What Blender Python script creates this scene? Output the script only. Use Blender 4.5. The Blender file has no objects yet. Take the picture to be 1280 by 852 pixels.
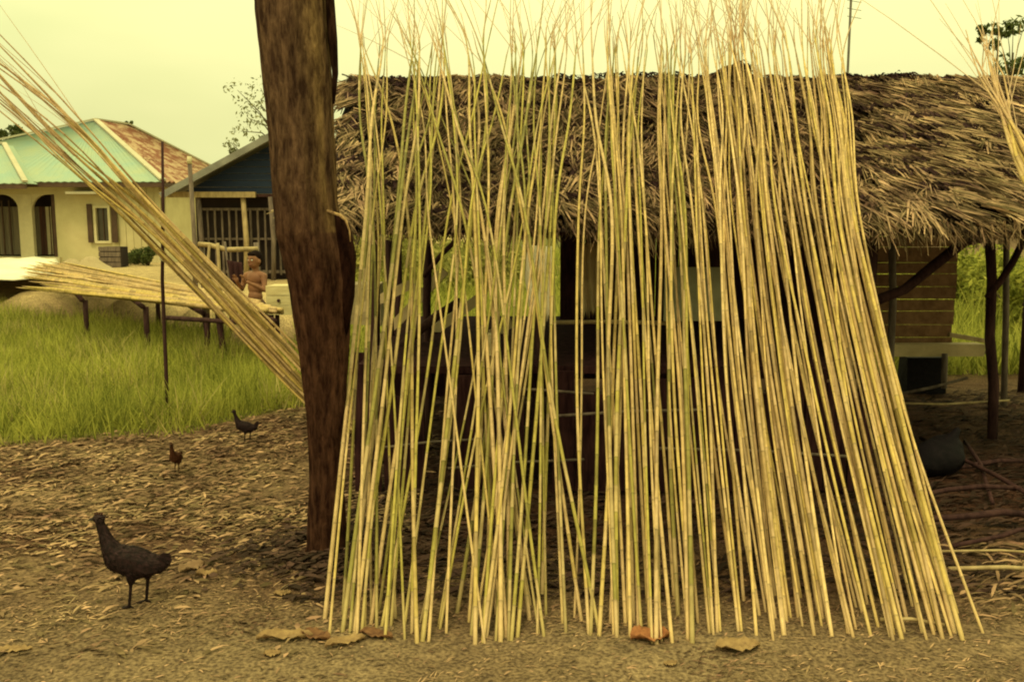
import bpy, math, random
import numpy as np
from mathutils import Vector, Matrix

random.seed(7)
rng = np.random.default_rng(7)
S = bpy.context.scene
COL = S.collection
R = math.radians

# ------------------------------------------------------------------ camera
F = 1150.0
CAMZ = 1.5
PITCH = math.atan(151.0 / F)
cam_d = bpy.data.cameras.new('camera')
cam = bpy.data.objects.new('camera', cam_d)
COL.objects.link(cam)
cam.location = (0, 0, CAMZ)
cam.rotation_euler = (R(90) - PITCH, 0, 0)
cam_d.sensor_width = 36
cam_d.lens = 36 * F / 1280
cam_d.clip_end = 2000
cam_d.clip_start = 0.05
S.camera = cam

# ------------------------------------------------------------------ world, sun, exposure
SUN_EL, SUN_AZ = 58, 205        # azimuth clockwise from +Y: behind the camera, a little to the left
w = bpy.data.worlds.new('World')
S.world = w
w.use_nodes = True
nt = w.node_tree
nt.nodes.clear()
out = nt.nodes.new('ShaderNodeOutputWorld')
bg = nt.nodes.new('ShaderNodeBackground')
bg.inputs['Strength'].default_value = 0.1
sky = nt.nodes.new('ShaderNodeTexSky')
sky.sky_type = 'NISHITA'
sky.sun_disc = False
sky.sun_elevation = R(SUN_EL)
sky.sun_rotation = R(SUN_AZ)
sky.dust_density = 4
tc = nt.nodes.new('ShaderNodeTexCoord')
sep = nt.nodes.new('ShaderNodeSeparateXYZ')
nt.links.new(tc.outputs['Generated'], sep.inputs[0])
mr = nt.nodes.new('ShaderNodeMapRange')        # an overcast sky grows brighter towards the zenith
mr.inputs['From Min'].default_value = 0.10
mr.inputs['From Max'].default_value = 1.0
mr.inputs['To Min'].default_value = 1.0
mr.inputs['To Max'].default_value = 2.7
nt.links.new(sep.outputs['Z'], mr.inputs['Value'])
ns = nt.nodes.new('ShaderNodeTexNoise')
ns.inputs['Scale'].default_value = 1.6
ns.inputs['Detail'].default_value = 4
mp = nt.nodes.new('ShaderNodeMapping')
mp.inputs['Scale'].default_value = (1, 1, 3)
nt.links.new(tc.outputs['Generated'], mp.inputs[0])
nt.links.new(mp.outputs[0], ns.inputs['Vector'])
cr = nt.nodes.new('ShaderNodeValToRGB')
cr.color_ramp.elements[0].position = 0.40
cr.color_ramp.elements[0].color = (7.6, 7.9, 3.25, 1)
cr.color_ramp.elements[1].position = 0.62
cr.color_ramp.elements[1].color = (9.5, 9.2, 4.1, 1)
nt.links.new(ns.outputs['Fac'], cr.inputs[0])
mul = nt.nodes.new('ShaderNodeVectorMath')
mul.operation = 'SCALE'
nt.links.new(cr.outputs[0], mul.inputs[0])
nt.links.new(mr.outputs[0], mul.inputs['Scale'])
mx = nt.nodes.new('ShaderNodeMix')
mx.data_type = 'RGBA'
mx.inputs['Factor'].default_value = 0.04
nt.links.new(mul.outputs[0], mx.inputs['A'])
nt.links.new(sky.outputs[0], mx.inputs['B'])
nt.links.new(mx.outputs['Result'], bg.inputs['Color'])
nt.links.new(bg.outputs[0], out.inputs[0])

sd = bpy.data.lights.new('sun', 'SUN')
sd.energy = 1.5
sd.angle = R(12)
sd.color = (1.0, 0.80, 0.42)
sun = bpy.data.objects.new('sun', sd)
COL.objects.link(sun)
sdir = Vector((math.sin(R(SUN_AZ)) * math.cos(R(SUN_EL)), math.cos(R(SUN_AZ)) * math.cos(R(SUN_EL)), math.sin(R(SUN_EL))))
sun.rotation_euler = sdir.to_track_quat('Z', 'Y').to_euler()

S.view_settings.view_transform = 'Standard'
S.view_settings.look = 'None'
S.view_settings.gamma = 1
S.view_settings.exposure = 0.0
S.cycles.filter_width = 2.0
S.cycles.max_bounces = 6

# ------------------------------------------------------------------ helpers
cp, sp_ = math.cos(PITCH), math.sin(PITCH)


def at(px, py, Y):
    """the point of the place seen at a photograph pixel, at distance Y"""
    u, v = (px - 640) / F, (426 - py) / F
    d = Vector((u, cp + v * sp_, -sp_ + v * cp))
    return Vector((0, 0, CAMZ)) + d * (Y / d.y)


def gnd(px, py, z=0.0):
    u, v = (px - 640) / F, (426 - py) / F
    d = Vector((u, cp + v * sp_, -sp_ + v * cp))
    return Vector((0, 0, CAMZ)) + d * ((z - CAMZ) / d.z)


def lin(c):
    return tuple(((v / 255) / 12.92 if v / 255 < 0.04045 else (((v / 255) + 0.055) / 1.055) ** 2.4) for v in c)


def smooth(a, b, x):
    t = np.clip((x - a) / (b - a), 0, 1)
    return t * t * (3 - 2 * t)


def link_mat(nt, a, b):
    nt.links.new(a, b)


def material(name, c1, c2=None, scale=8.0, rough=0.85, bump=0.3, stretch=(1, 1, 1), detail=6, island=0.0,
             attr=None, trans=0.0, spec=0.25, c3=None, lo=0.35, hi=0.65, bdist=0.01):
    m = bpy.data.materials.new(name)
    m.use_nodes = True
    n = m.node_tree
    b = n.nodes['Principled BSDF']
    b.inputs['Roughness'].default_value = rough
    b.inputs['Specular IOR Level'].default_value = spec
    t = n.nodes.new('ShaderNodeTexCoord')
    mp = n.nodes.new('ShaderNodeMapping')
    mp.inputs['Scale'].default_value = stretch
    n.links.new(t.outputs['Object'], mp.inputs[0])
    no = n.nodes.new('ShaderNodeTexNoise')
    no.inputs['Scale'].default_value = scale
    no.inputs['Detail'].default_value = detail
    no.inputs['Roughness'].default_value = 0.65
    n.links.new(mp.outputs[0], no.inputs['Vector'])
    c2 = c2 or tuple(v * 0.6 for v in c1)
    r = n.nodes.new('ShaderNodeValToRGB')
    r.color_ramp.elements[0].position = lo
    r.color_ramp.elements[0].color = (*c2, 1)
    r.color_ramp.elements[1].position = hi
    r.color_ramp.elements[1].color = (*c1, 1)
    if c3:
        e = r.color_ramp.elements.new(min(0.95, hi + 0.12))
        e.color = (*c3, 1)
    n.links.new(no.outputs['Fac'], r.inputs[0])
    colour = r.outputs[0]
    if attr:
        a = n.nodes.new('ShaderNodeAttribute')
        a.attribute_name = attr
        mm = n.nodes.new('ShaderNodeMix')
        mm.data_type = 'RGBA'
        mm.blend_type = 'MULTIPLY'
        mm.inputs['Factor'].default_value = 1
        n.links.new(colour, mm.inputs['A'])
        n.links.new(a.outputs['Color'], mm.inputs['B'])
        colour = mm.outputs['Result']
    if island:
        g = n.nodes.new('ShaderNodeNewGeometry')
        mr = n.nodes.new('ShaderNodeMapRange')
        mr.inputs['To Min'].default_value = 1 - island
        mr.inputs['To Max'].default_value = 1 + island
        n.links.new(g.outputs['Random Per Island'], mr.inputs['Value'])
        h = n.nodes.new('ShaderNodeHueSaturation')
        m2 = n.nodes.new('ShaderNodeMapRange')
        m2.inputs['To Min'].default_value = 0.515
        m2.inputs['To Max'].default_value = 0.485
        n.links.new(g.outputs['Random Per Island'], m2.inputs['Value'])
        n.links.new(m2.outputs[0], h.inputs['Hue'])
        n.links.new(mr.outputs[0], h.inputs['Value'])
        n.links.new(colour, h.inputs['Color'])
        colour = h.outputs[0]
    n.links.new(colour, b.inputs['Base Color'])
    if bump:
        bu = n.nodes.new('ShaderNodeBump')
        bu.inputs['Strength'].default_value = bump
        bu.inputs['Distance'].default_value = bdist
        n.links.new(no.outputs['Fac'], bu.inputs['Height'])
        n.links.new(bu.outputs[0], b.inputs['Normal'])
    if trans:
        tr = n.nodes.new('ShaderNodeBsdfTranslucent')
        ms = n.nodes.new('ShaderNodeMixShader')
        ms.inputs[0].default_value = trans
        n.links.new(colour, tr.inputs['Color'])
        n.links.new(b.outputs[0], ms.inputs[1])
        n.links.new(tr.outputs[0], ms.inputs[2])
        n.links.new(ms.outputs[0], n.nodes['Material Output'].inputs[0])
    return m


def tag(o, label=None, cat=None, group=None, kind=None):
    if label: o['label'] = label
    if cat: o['category'] = cat
    if group: o['group'] = group
    if kind: o['kind'] = kind
    return o


def empty(name, loc, rz=0.0):
    o = bpy.data.objects.new(name, None)
    o.empty_display_size = 0.2
    o.location = loc
    o.rotation_euler = (0, 0, rz)
    COL.objects.link(o)
    return o


def wloc(o):
    p = Vector(o.location)
    while o.parent:
        o = o.parent
        p += Vector(o.location)
    return p


class MB:
    """collects geometry in world coordinates; build() links it as ONE mesh object"""
    def __init__(s):
        s.v, s.f, s.c = [], [], []

    def quad(s, *p):
        n = len(s.v)
        s.v += [tuple(q) for q in p]
        s.f.append(tuple(range(n, n + len(p))))

    def box(s, a, b, rot=None, centre=None, jit=0.0):
        x0, y0, z0 = a
        x1, y1, z1 = b
        P = [Vector(q) for q in ((x0, y0, z0), (x1, y0, z0), (x1, y1, z0), (x0, y1, z0), (x0, y0, z1), (x1, y0, z1), (x1, y1, z1), (x0, y1, z1))]
        if jit:
            P = [q + Vector((random.uniform(-jit, jit), random.uniform(-jit, jit), random.uniform(-jit, jit))) for q in P]
        if rot is not None:
            c = Vector(centre) if centre else (Vector(a) + Vector(b)) / 2
            P = [c + rot @ (q - c) for q in P]
        n = len(s.v)
        s.v += [tuple(q) for q in P]
        s.f += [tuple(n + i for i in q) for q in ((0, 3, 2, 1), (4, 5, 6, 7), (0, 1, 5, 4), (1, 2, 6, 5), (2, 3, 7, 6), (3, 0, 4, 7))]
        return s

    def beam(s, p, q, w, h, up=(0, 0, 1)):
        p, q = Vector(p), Vector(q)
        d = (q - p).normalized()
        up = Vector(up)
        a = d.cross(up)
        if a.length < 1e-3: a = d.cross(Vector((1, 0, 0)))
        a.normalize()
        b = a.cross(d)
        n = len(s.v)
        for e in (p, q):
            for (i, j) in ((-1, -1), (1, -1), (1, 1), (-1, 1)):
                s.v.append(tuple(e + a * i * w / 2 + b * j * h / 2))
        s.f += [tuple(n + i for i in k) for k in ((0, 1, 2, 3), (7, 6, 5, 4), (0, 4, 5, 1), (1, 5, 6, 2), (2, 6, 7, 3), (3, 7, 4, 0))]
        return s

    def tube(s, pts, rad, n=8, cap=True, wob=0.0, cols=None):
        pts = [Vector(p) for p in pts]
        base = len(s.v)
        a = None
        for i, p in enumerate(pts):
            d = (pts[min(i + 1, len(pts) - 1)] - pts[max(i - 1, 0)]).normalized()
            if a is None:
                a = d.cross(Vector((0.31, 0.2, 0.93)) if abs(d.z) < 0.9 else Vector((1, 0.1, 0))).normalized()
            else:
                a = (a - d * a.dot(d)).normalized()
            b = d.cross(a)
            r = rad[i] if hasattr(rad, '__len__') else rad
            for k in range(n):
                t = 2 * math.pi * k / n
                rr = r * (1 + (random.uniform(-wob, wob) if wob else 0))
                s.v.append(tuple(p + (a * math.cos(t) + b * math.sin(t)) * rr))
                if cols is not None: s.c.append(cols[i])
        for i in range(len(pts) - 1):
            for k in range(n):
                s.f.append((base + i * n + k, base + i * n + (k + 1) % n, base + (i + 1) * n + (k + 1) % n, base + (i + 1) * n + k))
        if cap:
            s.f.append(tuple(base + k for k in reversed(range(n))))
            s.f.append(tuple(base + (len(pts) - 1) * n + k for k in range(n)))
        return s

    def build(s, name, mat, parent=None, origin=None, smooth=False):
        me = bpy.data.meshes.new(name)
        o = bpy.data.objects.new(name, me)
        if parent is not None:
            og = wloc(parent)
        else:
            og = Vector(origin) if origin is not None else Vector((0, 0, 0))
            o.location = og
        me.from_pydata([(v[0] - og.x, v[1] - og.y, v[2] - og.z) for v in s.v], [], s.f)
        if s.c and len(s.c) == len(s.v):
            at_ = me.color_attributes.new('col', 'FLOAT_COLOR', 'POINT')
            at_.data.foreach_set('color', np.array([(*c, 1) for c in s.c], dtype=np.float32).ravel())
        if mat: me.materials.append(mat)
        if smooth: me.polygons.foreach_set('use_smooth', [True] * len(me.polygons))
        me.update()
        if parent is not None: o.parent = parent
        COL.objects.link(o)
        return o


def np_mesh(name, V, Q, mat, parent=None, smooth=False, cols=None):
    """mesh from numpy quads (already relative to the parent)"""
    me = bpy.data.meshes.new(name)
    k = Q.shape[1]
    me.vertices.add(len(V))
    me.vertices.foreach_set('co', V.astype(np.float32).ravel())
    me.loops.add(Q.size)
    me.loops.foreach_set('vertex_index', Q.astype(np.int32).ravel())
    me.polygons.add(len(Q))
    me.polygons.foreach_set('loop_start', np.arange(0, Q.size, k, dtype=np.int32))
    me.polygons.foreach_set('loop_total', np.full(len(Q), k, dtype=np.int32))
    if smooth: me.polygons.foreach_set('use_smooth', np.ones(len(Q), dtype=bool))
    if cols is not None:
        a = me.color_attributes.new('col', 'FLOAT_COLOR', 'POINT')
        a.data.foreach_set('color', np.c_[cols, np.ones(len(cols))].astype(np.float32).ravel())
    me.materials.append(mat)
    me.update(calc_edges=True)
    o = bpy.data.objects.new(name, me)
    if parent is not None: o.parent = parent
    COL.objects.link(o)
    return o


def ribbons(base, dirs, side, length, width, droop, segs=3, taper=0.25):
    """strands: arrays base (N,3), dirs (N,3), side (N,3), length/width/droop (N,); droop bends them down"""
    N = len(base)
    V = np.zeros((N, segs + 1, 2, 3))
    for i in range(segs + 1):
        t = i / segs
        c = base + dirs * (length * t)[:, None]
        c[:, 2] -= droop * t * t
        wd = width * (1 - (1 - taper) * t ** 1.5)
        V[:, i, 0] = c - side * (wd / 2)[:, None]
        V[:, i, 1] = c + side * (wd / 2)[:, None]
    idx = np.arange(N)[:, None] * (segs + 1) * 2
    Q = []
    for i in range(segs):
        Q.append(np.stack([idx[:, 0] + 2 * i, idx[:, 0] + 2 * i + 1, idx[:, 0] + 2 * i + 3, idx[:, 0] + 2 * i + 2], 1))
    return V.reshape(-1, 3), np.concatenate(Q)


def vnoise(x, y, s, seed=0):
    """cheap smooth value noise for numpy arrays"""
    x, y = np.asarray(x, float) * s + 137.1 * seed, np.asarray(y, float) * s + 91.7 * seed
    xi, yi = np.floor(x), np.floor(y)
    fx, fy = x - xi, y - yi
    fx, fy = fx * fx * (3 - 2 * fx), fy * fy * (3 - 2 * fy)
    def h(a, b):
        v = np.sin(a * 127.1 + b * 311.7 + seed) * 43758.5453
        return v - np.floor(v)
    return (h(xi, yi) * (1 - fx) + h(xi + 1, yi) * fx) * (1 - fy) + (h(xi, yi + 1) * (1 - fx) + h(xi + 1, yi + 1) * fx) * fy


def blob(name, balls, voxel, mat, parent, smooth_it=6, disp=None):
    """one continuous body: union of spheres/ellipsoids (centre, radii[, rotation]) and of tapered limbs, remeshed"""
    import bmesh
    bm = bmesh.new()
    for b in balls:
        if b[0] == 'e':
            _, c, r, *rot = b
            M = Matrix.Translation(Vector(c)) @ (rot[0].to_4x4() if rot else Matrix.Identity(4)) @ Matrix.Diagonal((*r, 1))
            bmesh.ops.create_icosphere(bm, subdivisions=3, radius=1, matrix=M)
        else:
            _, pts, rad = b
            for i in range(len(pts) - 1):
                p, q = Vector(pts[i]), Vector(pts[i + 1])
                n = max(2, int((q - p).length / (0.35 * min(rad[i], rad[i + 1]))) + 1)
                n = min(n, 40)
                for k in range(n + 1):
                    t = k / n
                    r = rad[i] * (1 - t) + rad[i + 1] * t
                    bmesh.ops.create_icosphere(bm, subdivisions=2, radius=r, matrix=Matrix.Translation(p.lerp(q, t)))
    me = bpy.data.meshes.new('tmp')
    bm.to_mesh(me)
    bm.free()
    t = bpy.data.objects.new('tmp', me)
    COL.objects.link(t)
    md = t.modifiers.new('r', 'REMESH')
    md.mode = 'VOXEL'
    md.voxel_size = voxel
    md.use_smooth_shade = True
    m2 = t.modifiers.new('s', 'SMOOTH')
    m2.iterations = smooth_it
    m2.factor = 0.5
    dg = bpy.context.evaluated_depsgraph_get()
    dg.update()
    res = bpy.data.meshes.new_from_object(t.evaluated_get(dg))
    res.name = name
    bpy.data.objects.remove(t)
    res.materials.clear()
    res.materials.append(mat)
    res.polygons.foreach_set('use_smooth', [True] * len(res.polygons))
    o = bpy.data.objects.new(name, res)
    o.parent = parent
    COL.objects.link(o)
    return o


# ------------------------------------------------------------------ materials
M = {}
M['cane'] = material('cane', (0.98, 0.93, 0.90), (0.62, 0.57, 0.52), scale=22, rough=0.6, bump=0.15, stretch=(1, 1, 0.35), attr='col', spec=0.2, bdist=0.002)
M['twig_pale'] = material('twig_pale', (0.62, 0.42, 0.28), (0.46, 0.32, 0.19), scale=6, rough=0.8, bump=0)
M['thatch'] = material('thatch', (0.36, 0.25, 0.145), (0.085, 0.050, 0.038), scale=5, rough=0.95, bump=0, island=0.8, spec=0.04, c3=(0.52, 0.39, 0.22))
M['thatch_dark_and_shade'] = material('thatch_dark_and_shade', (0.045, 0.024, 0.024), (0.018, 0.009, 0.010), scale=9, rough=1, bump=0, island=0.5, spec=0.03)  # dark ridge tufts, and the shade put in between thatch courses
M['roof_base'] = material('roof_base', (0.035, 0.02, 0.02), (0.015, 0.01, 0.012), scale=20, rough=1, bump=0.5)
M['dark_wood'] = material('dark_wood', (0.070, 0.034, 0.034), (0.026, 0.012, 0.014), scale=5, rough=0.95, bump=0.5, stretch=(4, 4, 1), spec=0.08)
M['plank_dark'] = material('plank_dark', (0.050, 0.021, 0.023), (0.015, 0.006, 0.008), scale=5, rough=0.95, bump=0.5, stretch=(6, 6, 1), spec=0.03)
M['grey_wood'] = material('grey_wood', (0.20, 0.15, 0.12), (0.09, 0.065, 0.055), scale=6, rough=0.9, bump=0.4, stretch=(4, 4, 0.7))
M['bamboo'] = material('bamboo', (0.46, 0.34, 0.18), (0.26, 0.18, 0.09), scale=5, rough=0.6, bump=0.2, stretch=(3, 3, 1))
M['mat_wall'] = material('mat_wall', (0.26, 0.145, 0.080), (0.15, 0.080, 0.046), scale=14, rough=0.9, bump=0.4, spec=0.05)
M['green_board'] = material('green_board', (0.34, 0.33, 0.22), (0.25, 0.24, 0.16), scale=6, rough=0.8, bump=0.1)
M['white_sheet'] = material('white_sheet', (0.88, 0.82, 0.66), (0.78, 0.70, 0.52), scale=4, rough=0.7, bump=0.1)
M['tan_sheet'] = material('tan_sheet', (0.60, 0.46, 0.26), (0.42, 0.32, 0.18), scale=5, rough=0.8, bump=0.2)
M['plastic_black'] = material('plastic_black', (0.010, 0.007, 0.010), (0.005, 0.004, 0.006), scale=22, rough=0.8, bump=0.9, spec=0.12)
M['cream_wall'] = material('cream_wall', (0.62, 0.54, 0.32), (0.50, 0.42, 0.24), scale=1.3, rough=0.9, bump=0.1, spec=0.1)
M['cream_trim'] = material('cream_trim', (0.66, 0.58, 0.38), (0.54, 0.47, 0.30), scale=3, rough=0.8, bump=0.1)
M['green_metal'] = material('green_metal', (0.27, 0.37, 0.32), (0.34, 0.39, 0.28), scale=1.4, rough=0.75, bump=0.05, spec=0.1, detail=10)
M['rust_metal'] = material('rust_metal', (0.20, 0.085, 0.055), (0.40, 0.28, 0.18), scale=2.4, rough=0.85, bump=0.1, stretch=(1, 1, 2), lo=0.42, hi=0.56, spec=0.1)
M['pale_ridge'] = material('pale_ridge', (0.50, 0.44, 0.32), (0.40, 0.36, 0.26), scale=3, rough=0.6, bump=0.05)
M['brown_paint'] = material('brown_paint', (0.10, 0.055, 0.035), (0.06, 0.035, 0.025), scale=5, rough=0.7, bump=0.1)
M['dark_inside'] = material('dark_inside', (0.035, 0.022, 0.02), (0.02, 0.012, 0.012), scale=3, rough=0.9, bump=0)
M['curtain'] = material('curtain', (0.24, 0.20, 0.14), (0.15, 0.12, 0.09), scale=3, rough=0.9, bump=0.2, stretch=(8, 1, 0.3))
M['red_curtain'] = material('red_curtain', (0.13, 0.06, 0.04), (0.07, 0.035, 0.03), scale=3, rough=0.9, bump=0.2, stretch=(8, 1, 0.3))
M['glass'] = material('glass', (0.09, 0.07, 0.05), (0.05, 0.04, 0.03), scale=1, rough=0.15, bump=0, spec=0.5)
M['navy_board'] = material('navy_board', (0.022, 0.036, 0.085), (0.014, 0.022, 0.055), scale=3, rough=0.7, bump=0.2, stretch=(0.5, 1, 4))
M['zinc'] = material('zinc', (0.26, 0.25, 0.23), (0.16, 0.15, 0.14), scale=2, rough=0.55, bump=0.1)
M['bark'] = material('bark', (0.22, 0.135, 0.085), (0.055, 0.030, 0.022), scale=34, rough=0.97, bump=1.0, stretch=(1.2, 1.2, 0.30), detail=14, attr='col', spec=0.02, bdist=0.04, lo=0.38, hi=0.64)
M['bark_far'] = material('bark_far', (0.12, 0.09, 0.06), (0.07, 0.05, 0.035), scale=4, rough=0.95, bump=0.3)
M['leaf'] = material('leaf', (0.11, 0.13, 0.04), (0.06, 0.08, 0.022), scale=0.8, rough=0.7, bump=0, island=0.45, trans=0.35)
M['leaf_pale'] = material('leaf_pale', (0.22, 0.22, 0.10), (0.13, 0.13, 0.06), scale=0.8, rough=0.7, bump=0, island=0.4, trans=0.4)
M['grass'] = material('grass', (0.42, 0.41, 0.085), (0.22, 0.23, 0.045), scale=1.6, rough=0.75, bump=0, island=0.55, trans=0.5, c3=(0.60, 0.54, 0.18), spec=0.05)
M['litter'] = material('litter', (0.33, 0.22, 0.125), (0.11, 0.062, 0.042), scale=2.5, rough=0.95, bump=0, island=0.7, spec=0.05, c3=(0.50, 0.35, 0.20))
M['litter_dark'] = material('litter_dark', (0.07, 0.04, 0.03), (0.03, 0.018, 0.015), scale=3, rough=0.95, bump=0, island=0.6, spec=0.1)
M['leaf_orange'] = material('leaf_orange', (0.36, 0.15, 0.065), (0.22, 0.085, 0.04), scale=30, rough=0.8, bump=0.6, spec=0.1)
M['leaf_yellow'] = material('leaf_yellow', (0.32, 0.205, 0.10), (0.19, 0.115, 0.06), scale=26, rough=0.8, bump=0.6, spec=0.1)
M['leaf_brown'] = material('leaf_brown', (0.20, 0.10, 0.05), (0.08, 0.035, 0.022), scale=26, rough=0.9, bump=0.6, spec=0.1)
M['tarp'] = material('tarp', (0.74, 0.70, 0.58), (0.60, 0.55, 0.43), scale=1.2, rough=0.6, bump=0.3)
M['sand'] = material('sand', (0.42, 0.33, 0.20), (0.32, 0.24, 0.14), scale=3, rough=0.95, bump=0.3)
M['straw_mat'] = material('straw_mat', (0.42, 0.34, 0.19), (0.27, 0.20, 0.11), scale=5, rough=0.8, bump=0.3, stretch=(1, 6, 6))
M['yellow_board'] = material('yellow_board', (0.62, 0.52, 0.30), (0.48, 0.38, 0.20), scale=6, rough=0.7, bump=0.2, stretch=(1, 1, 4))
M['maroon_cloth'] = material('maroon_cloth', (0.045, 0.014, 0.016), (0.025, 0.009, 0.012), scale=8, rough=0.95, bump=0.4)
M['skin'] = material('skin', (0.25, 0.115, 0.062), (0.18, 0.078, 0.045), scale=9, rough=0.6, bump=0.03)
M['hair'] = material('hair', (0.012, 0.006, 0.006), (0.008, 0.004, 0.004), scale=60, rough=0.9, bump=0.4, spec=0.05)
M['shorts'] = material('shorts', (0.12, 0.06, 0.04), (0.08, 0.04, 0.03), scale=14, rough=0.9, bump=0.3)
M['eye_white'] = material('eye_white', (0.7, 0.68, 0.62), (0.6, 0.58, 0.5), scale=5, rough=0.3, bump=0)
M['eye_dark'] = material('eye_dark', (0.01, 0.008, 0.008), (0.01, 0.008, 0.008), scale=5, rough=0.2, bump=0)
M['lips'] = material('lips', (0.20, 0.07, 0.055), (0.17, 0.06, 0.05), scale=5, rough=0.5, bump=0)
M['feather_black'] = material('feather_black', (0.026, 0.011, 0.013), (0.008, 0.004, 0.005), scale=60, rough=0.75, bump=0.4, spec=0.15, bdist=0.004, island=0.5)
M['feather_brown'] = material('feather_brown', (0.085, 0.031, 0.015), (0.04, 0.014, 0.009), scale=60, rough=0.8, bump=0.4, bdist=0.004, spec=0.1, island=0.4)
M['chick_leg'] = material('chick_leg', (0.035, 0.024, 0.024), (0.02, 0.014, 0.014), scale=60, rough=0.6, bump=0.2)
M['comb'] = material('comb', (0.05, 0.012, 0.012), (0.04, 0.01, 0.01), scale=60, rough=0.8, bump=0.2)
M['steel_pole'] = material('steel_pole', (0.13, 0.11, 0.09), (0.08, 0.065, 0.05), scale=6, rough=0.6, bump=0.1)
M['pink_wall'] = material('pink_wall', (0.46, 0.30, 0.22), (0.38, 0.25, 0.18), scale=2, rough=0.9, bump=0.1)
M['stone'] = material('stone', (0.30, 0.24, 0.18), (0.2, 0.15, 0.11), scale=20, rough=0.9, bump=0.5)
M['grass_pale'] = material('grass_pale', (0.36, 0.33, 0.10), (0.22, 0.21, 0.05), scale=1.1, rough=0.75, bump=0, island=0.4, trans=0.4, spec=0.1)
M['brick_red'] = material('brick_red', (0.20, 0.10, 0.07), (0.14, 0.07, 0.05), scale=20, rough=0.9, bump=0.3)


# ------------------------------------------------------------------ the ground: one sheet to the horizon
def bank_line(x):
    # distance at which the raised yard begins, for a given x
    return 12.0 + (-3.9 - x) * 0.63


def terrain(x, y):
    x, y = np.asarray(x, float), np.asarray(y, float)
    near = smooth(60, 20, y)
    h = (vnoise(x, y, 1.3, 1) - 0.5) * 0.035 + (vnoise(x, y, 4.5, 2) - 0.5) * 0.018 + (vnoise(x, y, 14, 3) - 0.5) * 0.008
    h = h * near
    yard = smooth(0, 0.45, y - bank_line(x) - 0.3 * (vnoise(x, y, 0.9, 5) - 0.5)) * smooth(-1.0, -2.6, x)
    h = h + 0.35 * yard
    # soil heaped round the foot of the trunk
    h = h + 0.055 * np.exp(-(((x + 0.84) ** 2 + (y - 4.0) ** 2) / 0.07))
    return h


def grid_lines(lo, hi, step, far):
    a = list(np.arange(lo, hi, step))
    s, p = step, hi
    up = []
    while p < far:
        up.append(p)
        s *= 1.25
        p += s
    up.append(far)
    s, p = step, lo
    dn = []
    while p > -far:
        s *= 1.25
        p -= s
        dn.append(max(p, -far))
    return np.array(dn[::-1] + a + up)


gx = grid_lines(-8, 6, 0.055, 900)
gy = grid_lines(2.2, 9, 0.055, 900)
GX, GY = np.meshgrid(gx, gy)
GZ = terrain(GX, GY)
ny, nx = GX.shape
V = np.stack([GX.ravel(), GY.ravel(), GZ.ravel()], 1)
i0 = (np.arange(ny - 1)[:, None] * nx + np.arange(nx - 1)[None, :]).ravel()
Q = np.stack([i0, i0 + 1, i0 + nx + 1, i0 + nx], 1)


def grass_front(x):
    x = np.asarray(x, float)
    return 5.9 + (x + 3.28) * 0.25 + np.maximum(0, x + 2.3) * 1.5


X, Y = V[:, 0], V[:, 1]
w_yard = smooth(0.2, 0.6, Y - bank_line(X)) * smooth(-1.0, -2.6, X)
w_bank = smooth(-1.3, -0.7, Y - bank_line(X)) * (1 - w_yard) * smooth(-1.0, -2.6, X)
gl = Y - grass_front(np.clip(X, -20, -1.5)) + 0.5 * (vnoise(X, Y, 1.1, 8) - 0.5)
w_grass = np.maximum(smooth(-0.1, 0.4, gl) * smooth(-1.2, -1.7, X), smooth(8.6, 9.4, Y)) * (1 - w_yard) * (1 - w_bank)
w_hut = smooth(-1.3, -0.9, X) * smooth(3.75, 4.35, Y + 0.3 * (vnoise(X, Y, 2, 9) - 0.5) - 0.25 * smooth(1.6, 2.6, X)) * smooth(9.2, 8.2, Y) * (1 - 0.55 * smooth(2.9, 3.4, X) * smooth(5.6, 6.2, Y))  # dark debris soil, with the roof's shade put into its colour
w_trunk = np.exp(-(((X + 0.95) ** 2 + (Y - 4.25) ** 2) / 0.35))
dirt = np.array([0.195, 0.132, 0.085])
dirt2 = np.array([0.110, 0.062, 0.042])
dirt3 = np.array([0.200, 0.150, 0.098])
n1 = vnoise(X, Y, 1.7, 11)[:, None]
n1 = np.clip(.5 + 2.2 * (n1 - .5) + .5 * (vnoise(X, Y, 6, 12)[:, None] - .5), 0, 1)
C = dirt * (1 - n1) + dirt2 * n1
fr = smooth(3.7, 3.2, Y)[:, None]
C = C * (1 - fr * 0.6) + dirt3 * fr * 0.6
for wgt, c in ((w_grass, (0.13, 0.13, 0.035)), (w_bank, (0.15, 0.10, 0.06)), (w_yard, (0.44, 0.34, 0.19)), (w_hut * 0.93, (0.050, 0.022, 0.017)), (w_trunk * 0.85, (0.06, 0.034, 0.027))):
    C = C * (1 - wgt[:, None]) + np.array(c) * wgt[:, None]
M['soil'] = material('soil', (1.25, 1.22, 1.15), (0.62, 0.60, 0.60), scale=7, rough=0.97, bump=0.8, detail=12, attr='col', spec=0.08, bdist=0.03, lo=0.3, hi=0.72)
_n = M['soil'].node_tree
_b = _n.nodes['Principled BSDF']
_src = _b.inputs['Base Color'].links[0].from_socket
_g = _n.nodes.new('ShaderNodeTexNoise'); _g.inputs['Scale'].default_value = 70; _g.inputs['Detail'].default_value = 8
_tc = _n.nodes.new('ShaderNodeTexCoord'); _n.links.new(_tc.outputs['Object'], _g.inputs['Vector'])
_r = _n.nodes.new('ShaderNodeValToRGB')
_r.color_ramp.elements[0].position = .36; _r.color_ramp.elements[0].color = (.5, .47, .48, 1)
_r.color_ramp.elements[1].position = .64; _r.color_ramp.elements[1].color = (1.45, 1.42, 1.35, 1)
_n.links.new(_g.outputs['Fac'], _r.inputs[0])
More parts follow.
